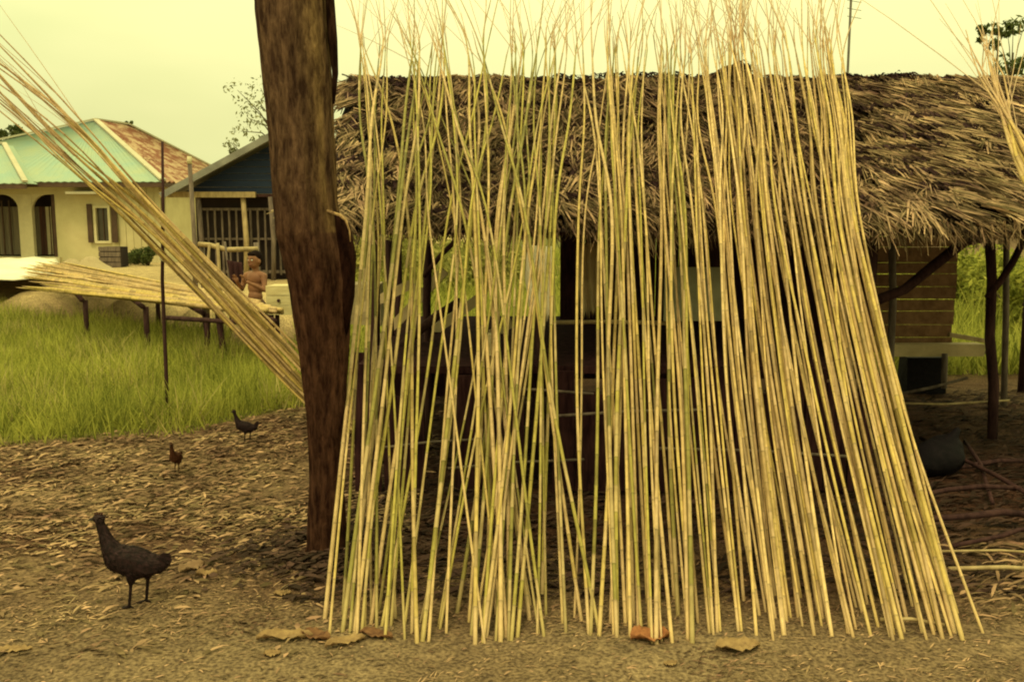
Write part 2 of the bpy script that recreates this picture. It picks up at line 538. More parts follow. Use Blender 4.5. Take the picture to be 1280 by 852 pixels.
_m = _n.nodes.new('ShaderNodeMix'); _m.data_type = 'RGBA'; _m.blend_type = 'MULTIPLY'; _m.inputs['Factor'].default_value = 1
_n.links.new(_src, _m.inputs['A']); _n.links.new(_r.outputs[0], _m.inputs['B']); _n.links.new(_m.outputs['Result'], _b.inputs['Base Color'])
_bu = _n.nodes.new('ShaderNodeBump'); _bu.inputs['Strength'].default_value = .7; _bu.inputs['Distance'].default_value = .012
_n.links.new(_g.outputs['Fac'], _bu.inputs['Height'])
_old = _b.inputs['Normal'].links[0].from_socket
_n.links.new(_old, _bu.inputs['Normal']); _n.links.new(_bu.outputs[0], _b.inputs['Normal'])
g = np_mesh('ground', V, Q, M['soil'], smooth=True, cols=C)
tag(g, 'brown trodden earth yard running back to the houses and grass', kind='structure')


def z_at(x, y):
    return float(terrain(np.array([x]), np.array([y]))[0])


# ------------------------------------------------------------------ grass (nobody could count it)
def grass_patch(name, label, n, sampler, hmin, hmax, wmin, wmax, mat=None):
    x, y = sampler(n)
    z = terrain(x, y) - 0.01
    n = len(x)
    cl = vnoise(x, y, 1.4, 21)
    a = rng.uniform(0, 2 * np.pi, n)
    lean = rng.uniform(0.05, 0.95, n)
    d = np.stack([np.cos(a) * lean, np.sin(a) * lean, np.ones(n)], 1)
    d /= np.linalg.norm(d, axis=1)[:, None]
    b = rng.uniform(-0.6, 0.6, n)
    side = np.stack([np.cos(b), np.sin(b), np.zeros(n)], 1)
    ln = rng.uniform(hmin, hmax, n) * (0.35 + 0.75 * cl + 0.55 * vnoise(x, y, 5.0, 22) ** 2)
    ln = ln * np.clip(0.4 + (y - grass_front(np.clip(x, -20, -1.5))) * 1.2, 0.4, 1)
    wd = rng.uniform(wmin, wmax, n)
    V, Q = ribbons(np.stack([x, y, z], 1), d, side, ln, wd, ln * rng.uniform(0.05, 0.35, n), segs=3, taper=0.1)
    o = np_mesh(name, V, Q, mat or M['grass'])
    tag(o, label, 'grass', kind='stuff')
    return o


def left_sampler(n):
    x = rng.uniform(-12, -1.2, n)
    y = 5.2 + (16.5 - 5.2) * rng.uniform(0, 1, n) ** 1.5
    f = y - grass_front(np.clip(x, -20, -1.5)) + 0.5 * (vnoise(x, y, 1.1, 8) - 0.5)
    k = (rng.uniform(0, 1, n) < np.clip(f * 1.6 + 0.2, 0, 1)) & (y < bank_line(x) - 0.1 - 1.3 * (vnoise(x, y, 0.8, 23) > 0.45)) & (np.abs(x) < y * 0.62 + 0.8)
    return x[k], y[k]


grass_patch('grass', 'bright green uncut grass between the leaf litter and the raised sandy yard', 150000, left_sampler, 0.14, 0.42, 0.004, 0.013)


def dry_sampler(n):
    x, y = left_sampler(n)
    k = (vnoise(x, y, 1.9, 27) + .5 * vnoise(x, y, 6, 28)) > .92
    return x[k], y[k]


M['grass_dry'] = material('grass_dry', (0.50, 0.42, 0.17), (0.32, 0.27, 0.09), scale=1.6, rough=0.8, bump=0, island=0.5, trans=0.4, spec=0.05)
grass_patch('dry_grass', 'pale yellow dry tufts mixed into the uncut grass left of the trunk', 45000, dry_sampler, 0.18, 0.50, 0.004, 0.010, M['grass_dry'])


def back_sampler(n):
    x = rng.uniform(-2.2, 16, n)
    y = 8.9 + 30 * rng.uniform(0, 1, n) ** 1.8
    k = (np.abs(x) < y * 0.62 + 0.8)
    return x[k], y[k]


grass_patch('grass', 'tall green grass field seen through the open shed behind its posts', 60000, back_sampler, 0.3, 0.8, 0.012, 0.03)


# ------------------------------------------------------------------ leaf litter and straw
def litter(name, label, n, sampler, lmin, lmax, wmin, wmax, mat, lift=0.012):
    x, y = sampler(n)
    n = len(x)
    z = terrain(x, y) + rng.uniform(0.001, lift, n)
    a = rng.uniform(-1.57, 1.57, n) * rng.uniform(0.3, 1, n)
    tilt = rng.normal(0, 0.16, n)
    d = np.stack([np.cos(a) * np.cos(tilt), np.sin(a) * np.cos(tilt), np.abs(np.sin(tilt))], 1)
    s = np.stack([-np.sin(a), np.cos(a), rng.normal(0, 0.25, n)], 1)
    s /= np.linalg.norm(s, axis=1)[:, None]
    ln = rng.uniform(lmin, lmax, n) * rng.uniform(0.4, 1, n)
    wd = rng.uniform(wmin, wmax, n)
    segs = 3
    V = np.zeros((n, 4, 2, 3))
    arch = ln * rng.uniform(0.0, 0.22, n)
    prof = (0.25, 1.0, 0.8, 0.1)
    for i in range(4):
        t = i / 3
        c = np.stack([x, y, z], 1) + d * (ln * (t - 0.5))[:, None]
        c[:, 2] += arch * 4 * t * (1 - t) * 0.6
        for k, sg in enumerate((-1, 1)):
            V[:, i, k] = c + s * (sg * wd / 2 * prof[i])[:, None]
    idx = np.arange(n) * 8
    Q = np.concatenate([np.stack([idx + 2 * i, idx + 2 * i + 1, idx + 2 * i + 3, idx + 2 * i + 2], 1) for i in range(3)])
    o = np_mesh(name, V.reshape(-1, 3), Q, mat)
    tag(o, label, 'litter', kind='stuff')
    return o


def s_left(n):
    y = 3.0 + 4.3 * rng.uniform(0, 1, n)
    x = rng.uniform(-1, 1, n) * 0
    x = -0.5 - rng.uniform(0, 1, n) * (y * 0.6 + 0.9)
    dens = smooth(3.4, 4.4, y) * 0.85 + 0.12
    dens = dens * (0.25 + 1.1 * vnoise(x, y, 2.3, 31)) * (1 - 0.75 * smooth(4.6, 5.4, y) * smooth(-1.6, -1.0, x))
    dens = dens * smooth(0.5, -0.05, y - grass_front(x))
    k = rng.uniform(0, 1, n) < dens
    return x[k], y[k]


def s_front(n):
    y = 2.7 + 1.2 * rng.uniform(0, 1, n)
    x = rng.uniform(-1, 1, n) * y * 0.6
    k = rng.uniform(0, 1, n) < 0.16 + 0.55 * np.exp(-((y - 3.35) / 0.13) ** 2) * (vnoise(x, y, 3, 33) > 0.4) + 0.3 * (vnoise(x, y, 2.3, 32) > 0.62)
    return x[k], y[k]


def s_under(n):
    y = 3.5 + 4.5 * rng.uniform(0, 1, n)
    x = -0.9 + rng.uniform(0, 1, n) * (y * 0.6 + 1.2)
    return x, y


litter('leaf_litter', 'dry tan leaves and straw strewn over the earth left of the trunk', 40000, s_left, 0.015, 0.12, 0.003, 0.024, M['litter'])
def s_foot(n):
    a = rng.uniform(0, 2 * np.pi, n)
    r = .13 + np.abs(rng.normal(0, .14, n))
    return -.84 + r * np.cos(a) * 1.1, 4.0 + r * np.sin(a)


litter('trunk_litter', 'dark leaves and chips banked round the foot of the leaning trunk', 1500, s_foot, 0.02, 0.10, 0.006, 0.03, M['litter_dark'], 0.035)
litter('straw_litter', 'thin straw bits scattered over the bare earth along the feet of the canes', 22000, s_front, 0.008, 0.06, 0.002, 0.008, M['litter'], 0.006)
litter('dark_debris', 'dark rotting leaves and sticks on the ground under the thatched shed', 9000, s_under, 0.04, 0.25, 0.006, 0.03, M['litter_dark'])


def s_edge(n):
    x = rng.uniform(1.75, 3.2, n)
    y = rng.uniform(3.3, 4.1, n)
    k = rng.uniform(0, 1, n) < smooth(0.0, 1, (x - 1.7) * 1.2) * (vnoise(x, y, 4, 38) > 0.35)
    return x[k], y[k]


litter('straw_litter', 'pale straw and husk swept into a heap right of the last cane', 2200, s_edge, 0.05, 0.22, 0.006, 0.022, M['litter'], 0.03)

# ------------------------------------------------------------------ the big tree trunk
def trunk():
    Y0 = 3.95
    L = [(0, 318), (90, 327), (180, 338), (290, 345), (350, 361), (450, 375), (520, 383), (600, 387), (680, 384), (715, 374), (742, 350)]
    Rr = [(0, 409), (90, 416), (180, 419), (255, 423), (280, 428), (315, 436), (350, 440), (420, 437), (500, 432), (600, 429), (680, 434), (715, 444), (740, 466)]
    ys = np.linspace(-20, 742, 260)
    lx = np.interp(ys, [a for a, _ in L], [b for _, b in L])
    rx = np.interp(ys, [a for a, _ in Rr], [b for _, b in Rr])
    rings, info = [], []
    for y, a, b in zip(ys, lx, rx):
        p, q = at(a, y, Y0), at(b, y, Y0)
        rings.append(((p + q) / 2, (q - p).length / 2))
    rings.reverse()
    # go on above the picture
    top, rt = rings[-1]
    dr = (rings[-1][0] - rings[-30][0]).normalized()
    for i in range(1, 26):
        rings.append((top + dr * i * 0.06, rt * (1 - 0.012 * i)))
    root = empty('tree', (rings[0][0].x, Y0, 0))
    tag(root, 'thick bare reddish brown tree trunk leaning left of the canes', 'tree')
    n = 96
    V, C = [], []
    for i, (c, r) in enumerate(rings):
        for k in range(n):
            t = 2 * math.pi * k / n
            z = c.z
            rid = (vnoise([t * 2.2 + 0.6 * z], [z * 0.9], 2.2, 41)[0] - 0.5) * 0.09 - 0.10 * max(0, 0.28 - abs(vnoise([t * 3.6 + .5 * z], [z * 1.3], 2.2, 42)[0] - 0.5)) - 0.07 * max(0, .25 - abs(vnoise([t * 7], [z * 3.2], 2.2, 44)[0] - 0.5)) + (vnoise([t * 14], [z * 9], 2.2, 45)[0] - .5) * .018
            if k >= n - 10:   # blend the seam at the far side
                f = (n - k) / 10
                rid *= f
            elif k < 10:
                rid *= k / 10
            rr = r * (1 + rid) * (0.97 + 0.03)
            tt = t + math.pi / 2   # seam at the back (+Y)
            V.append((c.x + rr * math.cos(tt) - root.location.x, c.y + rr * 0.92 * math.sin(tt) - root.location.y, c.z))
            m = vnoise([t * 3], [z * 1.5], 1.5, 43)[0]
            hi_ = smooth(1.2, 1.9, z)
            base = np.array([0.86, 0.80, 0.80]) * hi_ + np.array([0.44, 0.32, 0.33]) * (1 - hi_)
            if math.cos(tt) > 0.25 and z > 1.45:   # lighter, yellower flank high on the right
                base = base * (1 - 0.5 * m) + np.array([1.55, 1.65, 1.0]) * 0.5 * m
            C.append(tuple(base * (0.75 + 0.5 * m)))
    Q = []
    for i in range(len(rings) - 1):
        for k in range(n):
            Q.append((i * n + k, i * n + (k + 1) % n, (i + 1) * n + (k + 1) % n, (i + 1) * n + k))
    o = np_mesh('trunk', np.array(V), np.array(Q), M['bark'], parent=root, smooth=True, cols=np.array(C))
    # split strip of bark standing off at the top right
    m = MB()
    pts = [at(x, y, Y0 - 0.02) for x, y in ((409, -60), (413, 10), (416, 50), (419, 92), (417, 130))]
    m.tube(pts, [0.014, 0.02, 0.02, 0.014, 0.006], 7, wob=0.15, cols=[(0.25, 0.2, 0.22)] * 5)
    m.build('loose_bark', M['bark'], root, smooth=True)
    # broken lip of bark at the right
    m = MB()
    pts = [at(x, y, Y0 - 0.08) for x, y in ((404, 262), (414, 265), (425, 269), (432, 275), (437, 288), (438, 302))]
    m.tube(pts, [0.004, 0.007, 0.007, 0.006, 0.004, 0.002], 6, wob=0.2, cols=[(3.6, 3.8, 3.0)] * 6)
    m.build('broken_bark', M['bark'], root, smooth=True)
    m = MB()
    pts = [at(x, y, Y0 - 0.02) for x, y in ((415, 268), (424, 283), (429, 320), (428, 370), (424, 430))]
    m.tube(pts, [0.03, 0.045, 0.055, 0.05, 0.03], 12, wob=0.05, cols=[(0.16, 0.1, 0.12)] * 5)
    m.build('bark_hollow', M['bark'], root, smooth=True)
    # limbs above the frame
    tp, rr = rings[-1]
    m = MB()
    for a, ln in ((-0.5, 1.6), (0.7, 1.3)):
        pts = [tp - dr * 0.1]
        d = Vector((math.sin(a), random.uniform(-.3, .3), 1)).normalized()
        for k in range(1, 7):
            pts.append(tp + d * ln * k / 6 + Vector((random.uniform(-.04, .04), random.uniform(-.04, .04), 0)))
        m.tube(pts, [rr * 0.75 * (1 - k / 8) for k in range(7)], 10, wob=0.06, cols=[(1, 1, 1)] * 7)
    m.build('limb', M['bark'], root, smooth=True)


trunk()

# ------------------------------------------------------------------ thatched shed
RY, RZ = 6.5, 2.43     # ridge
EY, EZ = 4.98, 1.45    # front eave
XL, XR = -1.11, 4.7


def shed():
    root = empty('thatched_shed', (1.8, 6.4, 0))
    tag(root, 'long open shed with shaggy brown thatched roof behind the canes', 'shed')
    og = wloc(root)
    # roof sheet below the thatch
    m = MB()
    nrm = Vector((0, -(RZ - EZ), RY - EY)).normalized()
    off = nrm * -0.03
    BY, BZ = 8.1, 1.45
    nseg = 24
    for (a, b) in (((EY + .03, EZ + .02), (RY, RZ)), ((RY, RZ), (BY, BZ))):
        for i in range(nseg):
            x0, x1 = XL + (XR - XL) * i / nseg, XL + (XR - XL) * (i + 1) / nseg
            for j in range(4):
                t0, t1 = j / 4, (j + 1) / 4
                P = lambda x, t: Vector((x, a[0] + (b[0] - a[0]) * t, a[1] + (b[1] - a[1]) * t - 0.035))
                m.quad(P(x0, t0), P(x1, t0), P(x1, t1), P(x0, t1))
    roof = m.build('roof', M['roof_base'], root)
    # courses of thatch
    sl = Vector((0, EY - RY, EZ - RZ)).normalized()       # down the front slope
    sl = np.array(sl)
    nn = np.array(nrm)
    NC = 13
    L = math.hypot(RY - EY, RZ - EZ)
    for c in range(NC):
        s0 = L * (NC - 1 - c) / NC - 0.04                  # start of the course, from the eave up
        NCL, PER = 190, 17
        n = NCL * PER
        ci = np.repeat(np.arange(NCL), PER)
        cx = rng.uniform(XL, XR, NCL)
        rgt = smooth(1.6, 2.6, cx)
        csw = rng.normal(0, 0.75, NCL) + 0.5 * (vnoise(cx, cx * 0 + c * 0.5, 0.9, 53) - 0.5) + rgt * 1.25
        clift = rng.uniform(0.0, 0.04, NCL)
        cs = rng.normal(0, 0.022, NCL) + 0.05 * (vnoise(cx, cx * 0 + c, 1.1, 59) - .5)
        x = cx[ci] + rng.normal(0, 0.028, n)
        s = np.maximum(s0 + cs[ci] + rng.normal(0, 0.018, n), 0.0)
        lift = 0.012 + rng.uniform(0, 0.018, n) + clift[ci]
        base = np.array([0, RY, RZ]) + np.stack([x, np.zeros(n), np.zeros(n)], 1) + sl * s[:, None] + nn * lift[:, None]
        sw = csw[ci] + rng.normal(0, 0.22, n)
        d = sl[None, :] + np.array([1, 0, 0])[None, :] * sw[:, None] + nn[None, :] * (rng.normal(0.10, 0.10, n) + rng.normal(0, .08, NCL)[ci])[:, None]
        d /= np.linalg.norm(d, axis=1)[:, None]
        side = np.cross(d, nn[None, :] + rng.normal(0, 0.45, (n, 3)))
        side /= np.linalg.norm(side, axis=1)[:, None]
        ln = rng.uniform(0.10, 0.24, n) * (1 + 0.25 * (c == 0))
        wd = rng.uniform(0.006, 0.017, n)
        # holes where the dark underside shows
        keep = np.ones(n, bool)
        for (hx, hs, rx_, rs_) in ((2.12, 0.63, 0.17, 0.07), (2.2, 0.0, 0.25, 0.07), (2.0, 0.88, 0.16, 0.05), (-0.78, 0.95, 0.16, 0.07), (-0.7, 0.15, 0.3, 0.05), (1.3, 0.75, 0.1, 0.15), (0.35, 0.1, 0.3, 0.05)):
            keep &= (((x - hx) / rx_) ** 2 + ((s + 0.12 - hs) / (rs_ + 0.05)) ** 2) > 1
        pat = vnoise(x, s * 2.5, 2.2, 55)
        keep &= (pat > 0.24) | (rng.uniform(0, 1, n) < 0.25)
        V, Q = ribbons(base[keep], d[keep], side[keep], ln[keep], wd[keep], (ln * rng.uniform(0.0, 0.18, n))[keep], segs=3, taper=0.3)
        o = np_mesh('thatch_course', V - np.array(og), Q, M['thatch'], parent=roof)
        o['kind'] = 'stuff'
        # dark strands added as the shade in the steps between the courses
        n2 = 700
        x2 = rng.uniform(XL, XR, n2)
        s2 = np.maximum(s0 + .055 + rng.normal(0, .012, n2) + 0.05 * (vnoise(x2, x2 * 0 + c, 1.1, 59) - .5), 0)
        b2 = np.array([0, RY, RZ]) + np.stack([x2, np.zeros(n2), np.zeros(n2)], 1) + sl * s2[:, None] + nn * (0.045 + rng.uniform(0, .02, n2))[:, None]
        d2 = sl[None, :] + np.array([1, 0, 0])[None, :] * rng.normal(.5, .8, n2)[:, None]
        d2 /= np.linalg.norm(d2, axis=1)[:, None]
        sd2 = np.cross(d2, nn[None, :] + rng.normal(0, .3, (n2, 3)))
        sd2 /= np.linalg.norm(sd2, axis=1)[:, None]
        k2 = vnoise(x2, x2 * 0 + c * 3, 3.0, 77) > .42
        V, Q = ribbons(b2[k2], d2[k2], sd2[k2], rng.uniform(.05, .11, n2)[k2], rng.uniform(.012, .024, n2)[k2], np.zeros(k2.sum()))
        o = np_mesh('course_shade', V - np.array(og), Q, M['thatch_dark_and_shade'], parent=roof)
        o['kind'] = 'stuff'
    # shaggy fringe hanging off the eave
    n = 2600
    x = rng.uniform(XL, XR, n)
    cl = vnoise(x, x * 0, 3.0, 61)
    base = np.stack([x, EY + rng.uniform(-0.02, 0.12, n), EZ + rng.uniform(-0.01, 0.06, n)], 1)
    d = np.stack([rng.normal(0.15, 0.4, n), rng.normal(-0.5, 0.25, n), rng.normal(-0.75, 0.2, n)], 1)
    d /= np.linalg.norm(d, axis=1)[:, None]
    side = np.cross(d, rng.normal(0, 1, (n, 3)))
    side /= np.linalg.norm(side, axis=1)[:, None]
    V, Q = ribbons(base, d, side, rng.uniform(0.05, 0.17, n) * (0.4 + cl), rng.uniform(0.005, 0.014, n), rng.uniform(0, 0.03, n))
    o = np_mesh('eave_fringe', V - np.array(og), Q, M['thatch'], parent=roof)
    o['kind'] = 'stuff'
    # rear slope
    bs = np.array(Vector((0, BY - RY, BZ - RZ)).normalized())
    bn = np.array(Vector((0, RZ - BZ, BY - RY)).normalized())
    for c in range(8):
        n = 1000
        x = rng.uniform(XL, XR, n)
        s = np.maximum(1.9 * (7 - c) / 8 + rng.normal(0, 0.03, n), 0)
        base = np.array([0, RY, RZ]) + np.stack([x, np.zeros(n), np.zeros(n)], 1) + bs * s[:, None] + bn * rng.uniform(0.01, 0.05, n)[:, None]
        d = bs[None, :] + np.array([1, 0, 0])[None, :] * rng.normal(0, 0.4, n)[:, None]
        d /= np.linalg.norm(d, axis=1)[:, None]
        side = np.cross(d, bn[None, :] + rng.normal(0, 0.3, (n, 3)))
        side /= np.linalg.norm(side, axis=1)[:, None]
        V, Q = ribbons(base, d, side, rng.uniform(0.3, 0.5, n), rng.uniform(0.02, 0.035, n), np.full(n, 0.02))
        o = np_mesh('thatch_course', V - np.array(og), Q, M['thatch'], parent=roof)
        o['kind'] = 'stuff'
    # ridge covering: small tufts, darker hump right of the canes, and the peak
    def tufts(name, n, xs, hgt, mat, wdt=0.012, spread=0.12):
        x = xs(n)
        hh = hgt(x)
        ok = hh > 0
        x, hh = x[ok], hh[ok]
        n = len(x)
        sgn = rng.choice([-1, 1], n)
        base = np.stack([x, RY + rng.normal(0, 0.035, n), RZ + 0.0 + rng.uniform(0.0, 1, n) * hh], 1)
        d = np.stack([rng.normal(0, 1.0, n), sgn * rng.uniform(0.3, 1.0, n), rng.normal(-0.15, 0.3, n)], 1)
        d /= np.linalg.norm(d, axis=1)[:, None]
        side = np.cross(d, rng.normal(0, 1, (n, 3)))
        side /= np.linalg.norm(side, axis=1)[:, None]
        V, Q = ribbons(base, d, side, rng.uniform(0.5, 1, n) * spread, rng.uniform(0.6, 1.2, n) * wdt, np.full(n, 0.05))
        o = np_mesh(name, V - np.array(og), Q, mat, parent=roof)
        o['kind'] = 'stuff'
    tufts('ridge_thatch', 5000, lambda n: rng.uniform(XL, XR, n), lambda x: 0.015 + 0.025 * vnoise(x, x * 0, 3, 71), M['thatch'])
    tufts('ridge_thatch', 2000, lambda n: rng.uniform(XL, 2.75, n), lambda x: 0.01 + 0.13 * (vnoise(x, x * 0, 2.4, 72) - 0.42), M['thatch_dark_and_shade'], .014, .12)
    tufts('ridge_clump', 1500, lambda n: rng.uniform(2.2, 2.72, n), lambda x: 0.045 + 0.025 * vnoise(x, x * 0, 9, 73), M['thatch_dark_and_shade'], 0.016, 0.1)
    tufts('ridge_peak', 2600, lambda n: rng.normal(1.5, 0.13, n), lambda x: np.clip(0.125 - np.abs(x - 1.5) * 0.48, 0, 1), M['thatch'], 0.012, 0.08)
    tufts('ridge_peak', 500, lambda n: rng.normal(1.565, 0.035, n), lambda x: np.clip(0.15 - np.abs(x - 1.56) * 0.5, 0, 1), M['thatch_dark_and_shade'], 0.012, 0.06)
    # timbers
    m = MB(); m.tube([(XL - .1, RY, RZ - .06), (1.5, RY, RZ - .065), (XR + .1, RY, RZ - .06)], 0.035, 8); m.build('ridge_pole', M['dark_wood'], root, smooth=True)
    for (y, z) in ((EY + .1, EZ - .0), (BY - .1, BZ - .02), (5.75, 1.87)):
        m = MB(); m.tube([(XL - .05, y, z), (1.5, y, z - .01), (XR + .05, y, z)], 0.028, 8); m.build('purlin', M['dark_wood'], root, smooth=True)
    for i in range(12):
        x = XL + 0.15 + (XR - XL - 0.3) * i / 11
        m = MB(); m.tube([(x, EY + .05, EZ - .02), (x, RY, RZ - .08)], 0.018, 6); m.build('rafter', M['dark_wood'], root, smooth=True)
        m = MB(); m.tube([(x, BY - .05, BZ - .03), (x, RY, RZ - .08)], 0.018, 6); m.build('rafter', M['dark_wood'], root, smooth=True)
    # posts (px, y top, y foot, distance, radius)
    def post(px, py, Y, r, mat, pts=None, name='post', n=8):
        m = MB()
        if pts is None:
            a, b = at(px, py, Y), at(px + random.uniform(-3, 3), 500, Y)
            pts = [Vector((a.x, Y, a.z))]
            for k in range(1, 5):
                pts.append(Vector((a.x + random.uniform(-.012, .012) + 0.0 * k, Y, a.z * (1 - k / 4) - (0.05 if k == 4 else 0))))
        else:
            pts = [at(*p) for p in pts]
        m.tube(pts, r, n, wob=0.08)
        return m.build(name, mat, root, smooth=True)
    post(0, 0, 0, 0.034, M['dark_wood'], [(1236, 285, 6.25), (1240, 350, 6.25), (1237, 420, 6.2), (1242, 480, 6.2), (1240, 560, 6.2)])
    post(0, 0, 0, 0.024, M['dark_wood'], [(1282, 296, 6.3), (1266, 328, 6.25), (1250, 352, 6.22), (1234, 372, 6.2)], 'brace', 7)
    post(0, 0, 0, 0.034, M['dark_wood'], [(1095, 376, 5.7), (1130, 362, 5.8), (1165, 334, 5.9), (1205, 302, 6.0), (1225, 298, 6.1)], 'brace', 7)
    post(0, 0, 0, 0.024, M['grey_wood'], [(1258, 290, 7.4), (1257, 400, 7.4), (1254, 545, 7.35)])
    post(0, 0, 0, 0.03, M['grey_wood'], [(1115, 300, 7.3), (1116, 380, 7.3), (1113, 440, 7.3), (1114, 512, 7.3)])
    post(0, 0, 0, 0.028, M['dark_wood'], [(487, 300, 6.4), (485, 360, 6.4), (488, 420, 6.4), (484, 560, 6.4)])
    post(0, 0, 0, 0.028, M['dark_wood'], [(536, 300, 6.1), (533, 380, 6.1), (537, 470, 6.1), (534, 565, 6.1)])
    post(0, 0, 0, 0.03, M['dark_wood'], [(455, 470, 5.6), (480, 450, 5.8), (510, 425, 5.9), (545, 395, 6.0), (575, 377, 6.1)], 'brace', 7)
    post(0, 0, 0, 0.018, M['dark_wood'], [(530, 345, 5.9), (552, 318, 5.8), (575, 296, 5.5)], 'brace', 6)
    for (p0, p1) in (((462, 440, 7.0), (556, 338, 6.9)), ((474, 462, 6.6), (600, 372, 6.6)), ((450, 386, 6.9), (520, 352, 6.9)), ((560, 452, 6.5), (640, 402, 6.5))):
        m = MB(); m.beam(at(*p0), at(*p1), .03, .07); m.build('slanted_board', M['tan_sheet'], root)
    for px in (672, 1090):
        post(px, 302, 5.25, 0.035, M['dark_wood'])
    for x in (XL + .12, 1.4, 4.5):
        m = MB(); m.tube([(x, RY, RZ - .08), (x + .02, RY, 1.2), (x, RY, -.05)], 0.04, 8, wob=.06); m.build('post', M['dark_wood'], root, smooth=True)
        m = MB(); m.tube([(x, BY - .1, BZ - .03), (x, BY - .1, -.05)], 0.035, 8, wob=.06); m.build('post', M['dark_wood'], root, smooth=True)
    # raised floor with its low front of dark upright planks
    fx0, fx1 = at(440, 450, 4.9).x, at(1098, 450, 4.9).x
    x = fx0
    while x < fx1:
        wd = random.uniform(0.11, 0.17)
        m = MB()
        top = 0.70 + random.uniform(-.16, .04)
        if random.random() < .14:
            x += wd
            continue
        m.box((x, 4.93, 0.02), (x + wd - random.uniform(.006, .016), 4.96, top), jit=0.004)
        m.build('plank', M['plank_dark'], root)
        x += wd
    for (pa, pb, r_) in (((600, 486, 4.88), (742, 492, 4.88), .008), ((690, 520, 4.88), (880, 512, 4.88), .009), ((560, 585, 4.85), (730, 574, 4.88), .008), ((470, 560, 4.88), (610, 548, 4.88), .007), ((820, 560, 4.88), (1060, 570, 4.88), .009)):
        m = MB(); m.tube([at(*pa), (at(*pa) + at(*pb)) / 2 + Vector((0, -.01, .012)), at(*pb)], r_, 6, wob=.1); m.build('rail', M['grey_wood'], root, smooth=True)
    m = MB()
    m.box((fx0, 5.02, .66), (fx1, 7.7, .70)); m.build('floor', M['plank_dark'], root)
    # back wall of the room: boards with an opening, right of the open bay
    bx0, bx1 = at(700, 400, 7.5).x, at(1058, 400, 7.5).x
    x = bx0
    while x < bx1:
        wd = random.uniform(0.16, 0.22)
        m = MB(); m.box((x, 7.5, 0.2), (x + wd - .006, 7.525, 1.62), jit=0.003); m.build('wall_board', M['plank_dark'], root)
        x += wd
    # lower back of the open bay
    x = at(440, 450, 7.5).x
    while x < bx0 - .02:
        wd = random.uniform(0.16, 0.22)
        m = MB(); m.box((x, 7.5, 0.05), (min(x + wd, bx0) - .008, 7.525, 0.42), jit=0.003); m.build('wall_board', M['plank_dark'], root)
        x += wd
    # grey green board nailed in the room, and the pale rail
    a, b = at(830, 401, 5.35), at(905, 334, 5.35)
    m = MB(); m.box((a.x, 5.35, a.z), (b.x, 5.375, b.z)); m.build('green_board', M['green_board'], root)
    m = MB(); m.tube([at(690, 403, 5.4), at(760, 402, 5.4), at(848, 404, 5.4)], 0.013, 7); m.build('rail', M['bamboo'], root, smooth=True)
    # mat-walled box at the right bay: wide weathered boards laid across
    Yb = 7.65
    zt, zb = at(1150, 296, Yb).z, at(1150, 440, Yb).z
    z = zb
    k = 0
    while z < zt - .02:
        h = random.uniform(0.09, 0.13)
        a, b = at(1060, 400, Yb).x, at(1192, 400, Yb).x
        m = MB(); m.box((a + random.uniform(-.01, .01), Yb, z), (b + random.uniform(-.015, .015), Yb + .02, min(z + h - .005, zt)), jit=0.003)
        m.build('wall_board', M['mat_wall'], root)
        z += h
        k += 1
    m = MB(); m.tube([at(1104, 441, 7.5), at(1170, 441, 7.5), at(1240, 440, 7.5)], 0.014, 7); m.build('rail', M['grey_wood'], root, smooth=True)
    m = MB(); m.beam(at(1186, 418, 7.3), at(1238, 427, 7.3), .04, .035); m.build('rail', M['bamboo'], root)
    m = MB(); m.box((at(1119, 430, 7.4).x, 7.45, zb - .005), (at(1236, 430, 7.4).x, 7.60, zb + .09), jit=0.004); m.build('wall_board', M['tan_sheet'], root)
    m = MB(); m.tube([at(1181, 442, 7.4), at(1180, 485, 7.4)], 0.024, 7); m.build('post', M['grey_wood'], root, smooth=True)
    m = MB(); m.tube([at(1100, 503, 6.4), at(1180, 505, 6.3), at(1262, 500, 6.25)], 0.008, 6); m.build('rail', M['bamboo'], root, smooth=True)
    m = MB(); m.tube([at(1125, 492, 6.6), at(1165, 484, 6.6), at(1210, 472, 6.5)], 0.012, 6); m.build('rail', M['grey_wood'], root, smooth=True)


shed()

# ------------------------------------------------------------------ things in and about the shed
def sheet(name, label, cat, corners, mat, ripple=0.02, nx=14, ny=10, group=None, thick=0.004):
    """hung or laid cloth from four corner points (tl, tr, br, bl) with ragged lower edge"""
    tl, tr, br, bl = [Vector(c) for c in corners]
    nor = (tr - tl).cross(bl - tl).normalized()
    V, F_ = [], []
    for j in range(ny + 1):
        for i in range(nx + 1):
            u, v = i / nx, j / ny
            vv = v * (1 - (0.12 * (i % 2) * (v > 0.8)))
            p = tl.lerp(tr, u).lerp(bl.lerp(br, u), vv)
            p = p + nor * ripple * math.sin(u * 17 + v * 2 + math.sin(v * 5)) * (0.3 + v)
            V.append(tuple(p))
    for j in range(ny):
        for i in range(nx):
            F_.append((j * (nx + 1) + i, j * (nx + 1) + i + 1, (j + 1) * (nx + 1) + i + 1, (j + 1) * (nx + 1) + i))
    m = MB(); m.v = V; m.f = F_
    og = (tl + tr + br + bl) / 4
    o = m.build(name, mat, origin=og, smooth=True)
    md = o.modifiers.new('thickness', 'SOLIDIFY'); md.thickness = thick
    return tag(o, label, cat, group)


